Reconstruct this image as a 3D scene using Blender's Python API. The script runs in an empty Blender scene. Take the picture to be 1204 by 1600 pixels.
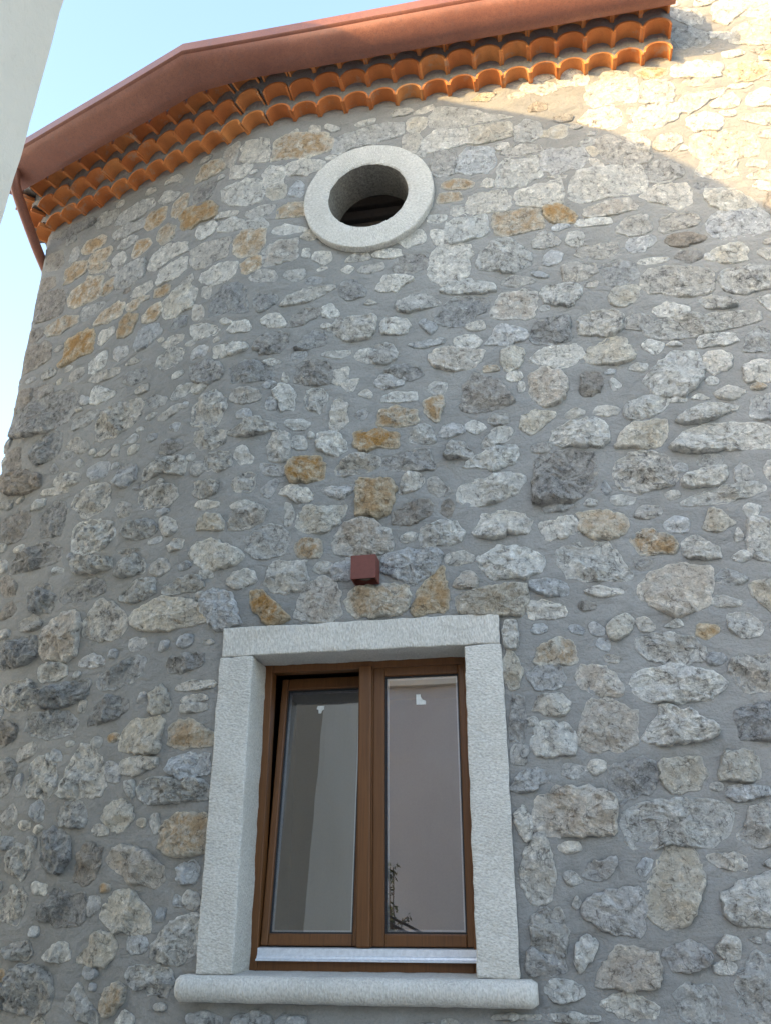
import bpy, bmesh, math, random
import numpy as np
from mathutils import Vector, Matrix, noise

R = math.radians
scene = bpy.context.scene
col = scene.collection

# ------------------------------------------------------------------ camera, sky, sun, exposure
cam = bpy.data.cameras.new('camera')
cam_ob = bpy.data.objects.new('camera', cam); col.objects.link(cam_ob)
cam.sensor_fit = 'VERTICAL'; cam.sensor_height = 36.0; cam.sensor_width = 36.0
cam.lens = 36.0 * 1360 / 1600
cam.clip_start = 0.05; cam.clip_end = 2000
cam_ob.location = (0, -4.0, 1.6)
cam_ob.rotation_euler = (R(90 + 24.2), 0, R(10.8))
scene.camera = cam_ob

SUN = Vector((-0.90, -1.0, 0.37)).normalized()        # towards the sun
SUN_EL = math.asin(SUN.z); SUN_AZ = math.atan2(SUN.x, SUN.y)
world = bpy.data.worlds.new('World'); scene.world = world; world.use_nodes = True
wt = world.node_tree
sky = wt.nodes.new('ShaderNodeTexSky'); sky.sky_type = 'NISHITA'; sky.sun_disc = False
sky.sun_elevation = SUN_EL; sky.sun_rotation = SUN_AZ
sky.altitude = 100; sky.air_density = 1.0; sky.dust_density = 1.4; sky.ozone_density = 0.5
wt.nodes['Background'].inputs['Strength'].default_value = 0.15
wt.links.new(sky.outputs[0], wt.nodes['Background'].inputs[0])

sun = bpy.data.lights.new('sun', 'SUN'); sun.energy = 2.0; sun.angle = R(0.5); sun.color = (0.82, 0.56, 0.25)
sun_ob = bpy.data.objects.new('sun', sun); col.objects.link(sun_ob)
sun_ob.location = SUN * 40
sun_ob.rotation_euler = SUN.to_track_quat('Z', 'Y').to_euler()

scene.view_settings.view_transform = 'Standard'; scene.view_settings.look = 'None'
scene.view_settings.exposure = 2.54; scene.view_settings.gamma = 1.0
scene.view_settings.use_curve_mapping = False

# ------------------------------------------------------------------ helpers
def tag(o, label=None, cat=None, group=None, kind=None):
    if label: o['label'] = label
    if cat: o['category'] = cat
    if group: o['group'] = group
    if kind: o['kind'] = kind
    return o
def link(o, parent=None):
    col.objects.link(o)
    if parent: o.parent = parent
    return o
def empty(name, loc=(0, 0, 0)):
    o = bpy.data.objects.new(name, None); o.location = loc; o.empty_display_size = .3
    return link(o)
def place(o, parent):
    """link under a parent, keeping world coordinates"""
    link(o)
    if parent:
        o.parent = parent; o.matrix_parent_inverse = Matrix.Translation(-world_loc(parent))
    return o
def world_loc(o):
    v = Vector(o.location)
    if o.parent: v = o.matrix_parent_inverse @ v + world_loc(o.parent)
    return v
def from_data(name, verts, faces, mat, parent=None, smooth=False):
    me = bpy.data.meshes.new(name); me.from_pydata(verts, [], faces); me.update()
    if mat: me.materials.append(mat)
    if smooth: me.polygons.foreach_set('use_smooth', [True] * len(me.polygons))
    return place(bpy.data.objects.new(name, me), parent)
def from_bm(name, bm, mat, parent=None, smooth=False, bevel=0, seg=2):
    bmesh.ops.recalc_face_normals(bm, faces=bm.faces)
    me = bpy.data.meshes.new(name); bm.to_mesh(me); bm.free()
    if mat: me.materials.append(mat)
    if smooth: me.polygons.foreach_set('use_smooth', [True] * len(me.polygons))
    o = place(bpy.data.objects.new(name, me), parent)
    if bevel:
        m = o.modifiers.new('bevel', 'BEVEL'); m.width = bevel; m.segments = seg; m.limit_method = 'ANGLE'
    return o
def bm_box(bm, x0, x1, y0, y1, z0, z1, mat=None):
    vs = [bm.verts.new(p) for p in ((x0,y0,z0),(x1,y0,z0),(x1,y1,z0),(x0,y1,z0),(x0,y0,z1),(x1,y0,z1),(x1,y1,z1),(x0,y1,z1))]
    if mat:
        for v in vs: v.co = mat @ v.co
    for f in ((0,3,2,1),(4,5,6,7),(0,1,5,4),(1,2,6,5),(2,3,7,6),(3,0,4,7)): bm.faces.new([vs[i] for i in f])
def box(name, x0, x1, y0, y1, z0, z1, mat, parent=None, bevel=0, M=None):
    bm = bmesh.new(); bm_box(bm, x0, x1, y0, y1, z0, z1, M)
    return from_bm(name, bm, mat, parent, bevel=bevel)
def rough_box(name, x0, x1, y0, y1, z0, z1, mat, parent, step=.02, amp=.003, seed=0, keep=None, round_edge=.006, freq=14):
    """a dressed block: every face subdivided and worked slightly uneven"""
    bm = bmesh.new(); bm_box(bm, x0, x1, y0, y1, z0, z1)
    bmesh.ops.bevel(bm, geom=list(bm.edges), offset=round_edge, segments=2, affect='EDGES', profile=.5)
    for ax, (a, b) in enumerate(((x0, x1), (y0, y1), (z0, z1))):
        n = max(1, int((b - a) / step))
        for i in range(1, n):
            c = [0, 0, 0]; c[ax] = a + (b - a) * i / n
            nn = [0, 0, 0]; nn[ax] = 1
            bmesh.ops.bisect_plane(bm, geom=list(bm.verts) + list(bm.edges) + list(bm.faces), plane_co=c, plane_no=nn)
    for v in bm.verts:
        d = noise.noise_vector(v.co * freq + Vector((seed, 0, 0))) * amp + noise.noise_vector(v.co * freq * 3.1) * amp * .5
        if not (keep and keep(v.co)): v.co += d
    return from_bm(name, bm, mat, parent, smooth=True)
def tube(bm, pts, r, n=14, cap=True):
    rings = []
    pts = [Vector(p) for p in pts]
    up = None
    for i, p in enumerate(pts):
        t = (pts[min(i + 1, len(pts) - 1)] - pts[max(i - 1, 0)]).normalized()
        a = t.orthogonal().normalized() if up is None else (up - t * up.dot(t)).normalized()
        up = a; b = t.cross(a)
        rings.append([bm.verts.new(p + a * math.cos(q) * r + b * math.sin(q) * r) for q in [2 * math.pi * k / n for k in range(n)]])
    for A, B in zip(rings, rings[1:]):
        for k in range(n): bm.faces.new((A[k], A[(k + 1) % n], B[(k + 1) % n], B[k]))
    if cap: bm.faces.new(rings[0][::-1]); bm.faces.new(rings[-1])
def curve_pts(ctrl, n=10):
    """Catmull-Rom through control points"""
    P = [Vector(c) for c in ctrl]; P = [P[0] * 2 - P[1]] + P + [P[-1] * 2 - P[-2]]
    out = []
    for i in range(1, len(P) - 2):
        for k in range(n):
            t = k / n; a, b, c, d = P[i - 1], P[i], P[i + 1], P[i + 2]
            out.append(.5 * ((2 * b) + (c - a) * t + (2 * a - 5 * b + 4 * c - d) * t * t + (-a + 3 * b - 3 * c + d) * t ** 3))
    out.append(P[-2]); return out

# ------------------------------------------------------------------ materials
class NT:
    def __init__(s, name):
        s.m = bpy.data.materials.new(name); s.m.use_nodes = True; s.t = s.m.node_tree
        s.bsdf = s.t.nodes['Principled BSDF']; s.out = s.t.nodes['Material Output']
    def n(s, kind, **kw):
        nd = s.t.nodes.new('ShaderNode' + kind)
        for k, v in kw.items(): setattr(nd, k, v)
        return nd
    def put(s, sock, v):
        if isinstance(v, bpy.types.NodeSocket): s.t.links.new(v, sock)
        elif v is not None: sock.default_value = v
    def pos(s): return s.n('NewGeometry').outputs['Position']
    def noise(s, vec, scale, detail=6, rough=.6, dist=0, out='Fac', lac=2.0):
        nd = s.n('TexNoise'); s.put(nd.inputs['Vector'], vec)
        nd.inputs['Scale'].default_value = scale; nd.inputs['Detail'].default_value = detail
        nd.inputs['Roughness'].default_value = rough; nd.inputs['Distortion'].default_value = dist
        nd.inputs['Lacunarity'].default_value = lac
        return nd.outputs[out]
    def voronoi(s, vec, scale, feature='F1', out='Distance', rnd=1.0):
        nd = s.n('TexVoronoi', feature=feature); s.put(nd.inputs['Vector'], vec); nd.inputs['Scale'].default_value = scale
        nd.inputs['Randomness'].default_value = rnd
        return nd.outputs[out]
    def ramp(s, fac, stops, interp='LINEAR'):
        nd = s.n('ValToRGB'); s.put(nd.inputs[0], fac); cr = nd.color_ramp; cr.interpolation = interp
        while len(cr.elements) < len(stops): cr.elements.new(.5)
        for e, (p, c) in zip(cr.elements, stops):
            e.position = p; e.color = (c, c, c, 1) if isinstance(c, (int, float)) else (*c, 1)
        return nd.outputs[0]
    def mix(s, f, a, b, mode='MIX'):
        nd = s.n('MixRGB', blend_type=mode); s.put(nd.inputs[0], f)
        for k, v in ((1, a), (2, b)): s.put(nd.inputs[k], (*v, 1) if isinstance(v, tuple) and len(v) == 3 else v)
        return nd.outputs[0]
    def math(s, op, a, b=0, clamp=False):
        nd = s.n('Math', operation=op, use_clamp=clamp); s.put(nd.inputs[0], a); s.put(nd.inputs[1], b); return nd.outputs[0]
    def mapping(s, vec, scale=(1, 1, 1), rot=(0, 0, 0)):
        nd = s.n('Mapping'); s.put(nd.inputs['Vector'], vec); nd.inputs['Scale'].default_value = scale; nd.inputs['Rotation'].default_value = rot
        return nd.outputs[0]
    def bump(s, h, strength=.5, dist=.01, normal=None):
        nd = s.n('Bump'); s.put(nd.inputs['Height'], h); nd.inputs['Strength'].default_value = strength; nd.inputs['Distance'].default_value = dist
        if normal is not None: s.put(nd.inputs['Normal'], normal)
        return nd.outputs[0]
    def attr(s, name): return s.n('Attribute', attribute_name=name)
    def fin(s, color, rough=.9, normal=None, spec=.3, metal=0):
        b = s.bsdf; s.put(b.inputs['Base Color'], (*color, 1) if isinstance(color, tuple) else color)
        s.put(b.inputs['Roughness'], rough); b.inputs['Metallic'].default_value = metal
        b.inputs['Specular IOR Level'].default_value = spec
        if normal is not None: s.put(b.inputs['Normal'], normal)
        return s.m

def mat_mortar():
    t = NT('mortar'); p = t.pos()
    big = t.noise(p, 1.1, 4, .55); mid = t.noise(p, 5, 6, .62); fine = t.noise(p, 85, 5, .7); clot = t.noise(p, 24, 5, .65)
    pq = t.mapping(p, (1, 1, 2.1), (0, R(9), 0)); trowel = t.noise(pq, 7, 4, .55, .9)
    c = t.mix(t.ramp(big, [(.3, 0), (.7, 1)]), (.228, .221, .207), (.298, .288, .270))
    c = t.mix(t.ramp(mid, [(.40, 0), (.75, .6)]), c, (.31, .302, .285))
    c = t.mix(t.ramp(trowel, [(.50, 0), (.75, .35)]), c, (.165, .163, .158))
    c = t.mix(t.ramp(clot, [(.60, 0), (.72, .45)]), c, (.38, .372, .355))
    c = t.mix(t.ramp(clot, [(.28, .45), (.40, 0)]), c, (.16, .16, .16))
    c = t.mix(t.ramp(fine, [(.3, .30), (.52, 0)]), c, (.13, .13, .13))
    c = t.mix(t.ramp(fine, [(.60, 0), (.75, .35)]), c, (.46, .45, .43))
    sand = t.voronoi(p, 240)
    h = t.math('ADD', t.math('MULTIPLY', trowel, 1.0), t.math('ADD', t.math('MULTIPLY', fine, .35), t.math('MULTIPLY', clot, .45)))
    nrm = t.bump(h, 1.0, .018)
    nrm = t.bump(sand, .25, .002, nrm)
    return t.fin(c, .95, nrm, .15)

def mat_stone():
    """limestone: colour, stain colour and weathering of each stone come with its mesh"""
    t = NT('limestone'); p = t.pos()
    a = t.attr('tint'); st = t.attr('stain'); rg = t.attr('ruin')
    n1 = t.noise(p, 10, 5, .6); n2 = t.noise(p, 32, 7, .72, .2); n3 = t.noise(p, 105, 5, .75); n4 = t.noise(p, 19, 8, .74, .25)
    c = a.outputs['Color']
    mul = lambda col, k: t.mix(1, col, k, 'MULTIPLY')
    c = t.mix(t.ramp(n1, [(.30, .6), (.50, 0)]), c, mul(c, (.72, .725, .745)))
    c = t.mix(t.ramp(n1, [(.50, 0), (.72, .6)]), c, mul(c, (1.22, 1.21, 1.17)))
    # iron stain, strongest in the middle of the stone
    w = t.math('MULTIPLY', st.outputs['Alpha'], t.ramp(t.noise(p, 13, 7, .7, .4), [(.36, 0), (.56, 1)]))
    c = t.mix(w, c, t.mix(t.ramp(n2, [(.38, 0), (.62, 1)]), st.outputs['Color'], mul(st.outputs['Color'], (.66, .6, .5))))
    # grey-black lichen and weathering
    dk = t.math('MULTIPLY', rg.outputs['Fac'], t.ramp(n4, [(.51, 0), (.63, .9)]))
    c = t.mix(dk, c, t.mix(t.ramp(n3, [(.38, 0), (.62, 1)]), (.125, .122, .118), (.27, .262, .25)))
    # pale broken faces, dark pits, fine grain
    c = t.mix(t.ramp(n2, [(.52, 0), (.62, .8)]), c, mul(c, (1.5, 1.49, 1.47)))
    c = t.mix(t.ramp(n2, [(.35, .9), (.45, 0)]), c, mul(c, (.38, .365, .35)))
    c = t.mix(t.ramp(n3, [(.33, .6), (.45, 0)]), c, mul(c, (.55, .54, .53)))
    c = t.mix(t.ramp(n3, [(.55, 0), (.66, .5)]), c, mul(c, (1.3, 1.3, 1.3)))
    # hairline fractures
    pw = t.n('VectorMath', operation='ADD'); t.put(pw.inputs[0], p)
    sc = t.n('VectorMath', operation='SCALE'); t.put(sc.inputs[0], t.noise(p, 16, 4, .6, 0, 'Color')); sc.inputs['Scale'].default_value = .06
    t.t.links.new(sc.outputs[0], pw.inputs[1])
    edge = t.voronoi(pw.outputs[0], 15, 'DISTANCE_TO_EDGE')
    crack = t.math('MULTIPLY', t.ramp(edge, [(.0, 1), (.035, 0)]), t.ramp(n4, [(.42, 0), (.55, .75)]))
    c = t.mix(crack, c, mul(c, (.38, .37, .36)))
    h = t.math('ADD', t.math('MULTIPLY', n4, 1.3), t.math('ADD', t.math('MULTIPLY', n2, 1.0), t.math('MULTIPLY', n3, .3)))
    h = t.math('SUBTRACT', h, t.math('MULTIPLY', crack, .35))
    nrm = t.bump(h, 1.0, .030)
    return t.fin(c, .92, nrm, .2)

def mat_dressed(name, mode):
    """pale limestone with point-chisel strokes: 'lintel' upright strokes, 'jamb' slanting rows, 'ring' strokes towards the centre"""
    t = NT(name); p = t.pos()
    if mode == 'ring':
        sx = t.n('SeparateXYZ'); t.put(sx.inputs[0], p)
        dx = t.math('SUBTRACT', sx.outputs[0], -0.865); dz = t.math('SUBTRACT', sx.outputs[2], 5.545)
        ang = t.math('ARCTAN2', dz, dx); rad = t.math('SQRT', t.math('ADD', t.math('MULTIPLY', dx, dx), t.math('MULTIPLY', dz, dz)))
        cb = t.n('CombineXYZ'); t.put(cb.inputs[0], t.math('MULTIPLY', ang, .36)); t.put(cb.inputs[1], t.math('MULTIPLY', rad, .45)); t.put(cb.inputs[2], t.math('MULTIPLY', sx.outputs[1], .5))
        pv = cb.outputs[0]
    elif mode == 'lintel': pv = t.mapping(p, (1, 1, .45), (0, R(10), 0))
    else: pv = t.mapping(p, (.6, .7, 1), (0, R(-24), 0))
    tool = t.noise(pv, 135, 1.5, .5); tool2 = t.noise(pv, 64, 2, .5)
    n1 = t.noise(p, 4.5, 5, .6); n2 = t.noise(p, 45, 5, .65); n3 = t.noise(p, 11, 6, .65)
    c = t.mix(t.ramp(n1, [(.3, 0), (.7, 1)]), (.485, .455, .405), (.585, .55, .495))
    c = t.mix(t.ramp(n2, [(.55, 0), (.72, .45)]), c, (.41, .40, .385))
    c = t.mix(t.ramp(tool, [(.34, .5), (.50, 0)]), c, (.35, .335, .305))
    c = t.mix(t.ramp(tool, [(.54, 0), (.68, .5)]), c, (.68, .66, .615))
    c = t.mix(t.ramp(n3, [(.58, 0), (.74, .5)]), c, (.47, .435, .37))
    c = t.mix(t.ramp(n3, [(.26, .45), (.38, 0)]), c, (.36, .36, .365))
    h = t.math('ADD', t.math('MULTIPLY', tool, 1.0), t.math('ADD', t.math('MULTIPLY', tool2, .8), t.math('MULTIPLY', n3, .5)))
    return t.fin(c, .9, t.bump(h, .85, .007), .2)

def mat_terracotta():
    t = NT('terracotta'); p = t.pos(); oi = t.n('ObjectInfo')
    rnd = oi.outputs['Random']
    n1 = t.noise(p, 22, 5, .6); n2 = t.noise(p, 160, 3, .7)
    c = t.mix(rnd, (.56, .175, .052), (.70, .29, .095))
    c = t.mix(t.ramp(n1, [(.46, 0), (.74, .5)]), c, (.46, .15, .055))
    c = t.mix(t.ramp(t.noise(p, 9, 6, .7), [(.56, 0), (.68, .6)]), c, (.46, .36, .26))
    c = t.mix(t.ramp(n2, [(.3, .35), (.45, 0)]), c, (.26, .09, .04))
    return t.fin(c, .82, t.bump(n2, .3, .003), .25)

def mat_gutter():
    t = NT('red_brown_sheet_metal'); p = t.pos()
    n1 = t.noise(p, 3.2, 5, .6); n2 = t.noise(p, 120, 4, .8); n3 = t.noise(p, 38, 6, .7); st = t.noise(t.mapping(p, (7, 7, 1)), 3, 5, .6)
    c = t.mix(t.ramp(n1, [(.3, 0), (.7, 1)]), (.225, .086, .056), (.31, .124, .078))
    c = t.mix(t.ramp(n3, [(.38, .3), (.52, 0)]), c, (.165, .072, .056))
    c = t.mix(t.ramp(n3, [(.56, 0), (.70, .25)]), c, (.36, .18, .13))
    c = t.mix(t.ramp(n2, [(.38, .55), (.50, 0)]), c, (.13, .058, .047))
    c = t.mix(t.ramp(st, [(.56, 0), (.72, .35)]), c, (.17, .10, .09))
    return t.fin(c, t.ramp(n3, [(.3, .30), (.7, .50)]), t.bump(t.math('ADD', n1, t.math('MULTIPLY', n2, .03)), .2, .03), .5, .25)

def mat_plaster(name, c1, c2, dirt):
    t = NT(name); p = t.pos()
    n1 = t.noise(p, .9, 5, .6); n2 = t.noise(p, 26, 6, .7); n3 = t.noise(t.mapping(p, (1, 1, .25)), 3.3, 5, .65)
    c = t.mix(t.ramp(n1, [(.35, 0), (.7, 1)]), c1, c2)
    c = t.mix(t.ramp(n3, [(.52, 0), (.75, .5)]), c, dirt)
    c = t.mix(t.ramp(n2, [(.3, .25), (.45, 0)]), c, dirt)
    return t.fin(c, .92, t.bump(t.math('ADD', n2, t.math('MULTIPLY', t.noise(p, 120, 3), .4)), .5, .008), .2)

def mat_brown_frame():
    t = NT('wood_effect_brown_frame'); p = t.pos()
    g = t.noise(t.mapping(p, (40, 40, 1.6)), 2.2, 4, .6, .8)
    c = t.mix(t.ramp(g, [(.3, 0), (.7, 1)]), (.105, .042, .014), (.155, .064, .021))
    return t.fin(c, .42, t.bump(g, .08, .002), .3)

def simple(name, c, rough=.6, metal=0, spec=.4, bump=0):
    t = NT(name); p = t.pos(); n = t.noise(p, 60, 4, .6)
    cc = t.mix(t.ramp(n, [(.3, 0), (.7, 1)]), tuple(x * .86 for x in c), tuple(min(1, x * 1.1) for x in c))
    return t.fin(cc, rough, t.bump(n, bump, .003) if bump else None, spec, metal)

def mat_glass():
    t = NT('window_glass')
    tr = t.n('BsdfTransparent'); tr.inputs[0].default_value = (.72, .74, .76, 1)
    gl = t.n('BsdfGlossy'); gl.inputs['Roughness'].default_value = .004; gl.inputs['Color'].default_value = (.93, .92, .95, 1)
    lw = t.n('LayerWeight'); lw.inputs[0].default_value = .35
    f = t.math('ADD', t.math('MULTIPLY', lw.outputs['Fresnel'], .5), .235, True)
    # very slight waviness of the panes
    nz = t.noise(t.pos(), 2.4, 2, .4); t.put(gl.inputs['Normal'], t.bump(nz, .05, .01))
    mx = t.n('MixShader'); t.put(mx.inputs[0], f)
    t.t.links.new(tr.outputs[0], mx.inputs[1]); t.t.links.new(gl.outputs[0], mx.inputs[2])
    t.t.links.new(mx.outputs[0], t.out.inputs[0]); return t.m

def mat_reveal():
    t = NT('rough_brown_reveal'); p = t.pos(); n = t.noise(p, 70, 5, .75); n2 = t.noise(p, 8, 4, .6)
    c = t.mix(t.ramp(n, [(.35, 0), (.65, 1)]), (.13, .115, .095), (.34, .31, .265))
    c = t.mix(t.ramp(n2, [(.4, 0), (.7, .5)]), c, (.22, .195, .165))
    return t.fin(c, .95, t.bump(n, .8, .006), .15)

M = dict(reveal=mat_reveal(), mortar=mat_mortar(), stone=mat_stone(), lintel=mat_dressed('stroked_stone', 'lintel'), jamb=mat_dressed('bush_hammered_stone', 'jamb'), ringstone=mat_dressed('radially_tooled_stone', 'ring'), tile=mat_terracotta(), gutter=mat_gutter(),
         white_plaster=mat_plaster('pale_plaster', (.58, .53, .44), (.65, .60, .51), (.46, .41, .33)),
         mauve_plaster=mat_plaster('mauve_plaster', (.43, .425, .43), (.48, .475, .475), (.38, .375, .38)),
         frame=mat_brown_frame(), glass=mat_glass(),
         alu=simple('white_aluminium', (.66, .67, .70), .34, .25, .5),
         gasket=simple('black_gasket', (.018, .018, .02), .6),
         steel=simple('grey_spacer', (.30, .31, .34), .4, .5),
         lamp=simple('rust_red_powder_coat', (.135, .036, .024), .55, 0, .4, .1),
         lampin=simple('black_lamp_inside', (.015, .013, .012), .5),
         lens=simple('lamp_lens', (.12, .10, .08), .25),
         paper=simple('white_sticker', (.75, .75, .72), .7),
         inside=simple('dim_room_shade', (.09, .085, .085), .9),  # dimness of the unlit rooms put into the wall colour
         pot=simple('dark_iron', (.03, .03, .032), .5), dark_wood=simple('dark_roof_timber', (.16, .13, .11), .8, 0, .2, .3),
         cable=simple('pale_cable', (.55, .48, .36), .6),
         paving=mat_plaster('paving_concrete', (.40, .385, .36), (.46, .445, .42), (.32, .31, .29)),
         shutter=simple('grey_green_shutter', (.10, .13, .13), .6),
         leaf=simple('dull_green_leaf', (.10, .12, .07), .7))

# ------------------------------------------------------------------ plan of the wall face
XC, AL, R1 = -1.58, R(19), 1.0          # blunt rounded corner left of the window
S3, A2, R2 = -3.57, R(62), 0.20         # far corner, where the wall turns out of sight
T1 = R1 * math.tan(AL / 2); s1 = XC + T1; s2 = s1 - R1 * AL
def base(s):
    """point of the wall face and outward normal at path length s (s = X along the front)"""
    if s >= s1: return (s, 0.0), (0.0, -1.0)
    if s >= s2:
        a = (s1 - s) / R1
        return (s1 - R1 * math.sin(a), R1 - R1 * math.cos(a)), (-math.sin(a), -math.cos(a))
    a = AL; p = (s1 - R1 * math.sin(a), R1 - R1 * math.cos(a))
    d = (-math.cos(a), math.sin(a)); n = (-math.sin(a), -math.cos(a))
    if s >= S3:
        k = s2 - s; return (p[0] + d[0] * k, p[1] + d[1] * k), n
    k = s2 - S3; p = (p[0] + d[0] * k, p[1] + d[1] * k)
    cx, cy = p[0] - n[0] * R2, p[1] - n[1] * R2
    L2 = R2 * A2; a = AL + min(S3 - s, L2) / R2
    n = (-math.sin(a), -math.cos(a)); q = (cx + n[0] * R2, cy + n[1] * R2)
    if s < S3 - L2:
        k = S3 - L2 - s; d = (-math.cos(a), math.sin(a)); q = (q[0] + d[0] * k, q[1] + d[1] * k)
    return q, n
def P(s, z, o=0.0):
    (x, y), n = base(s); return Vector((x + n[0] * o, y + n[1] * o, z))

WIN = (-1.420, -0.385, 1.327, 2.706)       # window opening
OC, OR_OUT, OR_IN = (-0.865, 5.545), 0.405, 0.247
EAVE, ROOF_END = 6.36, 1.02

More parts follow.
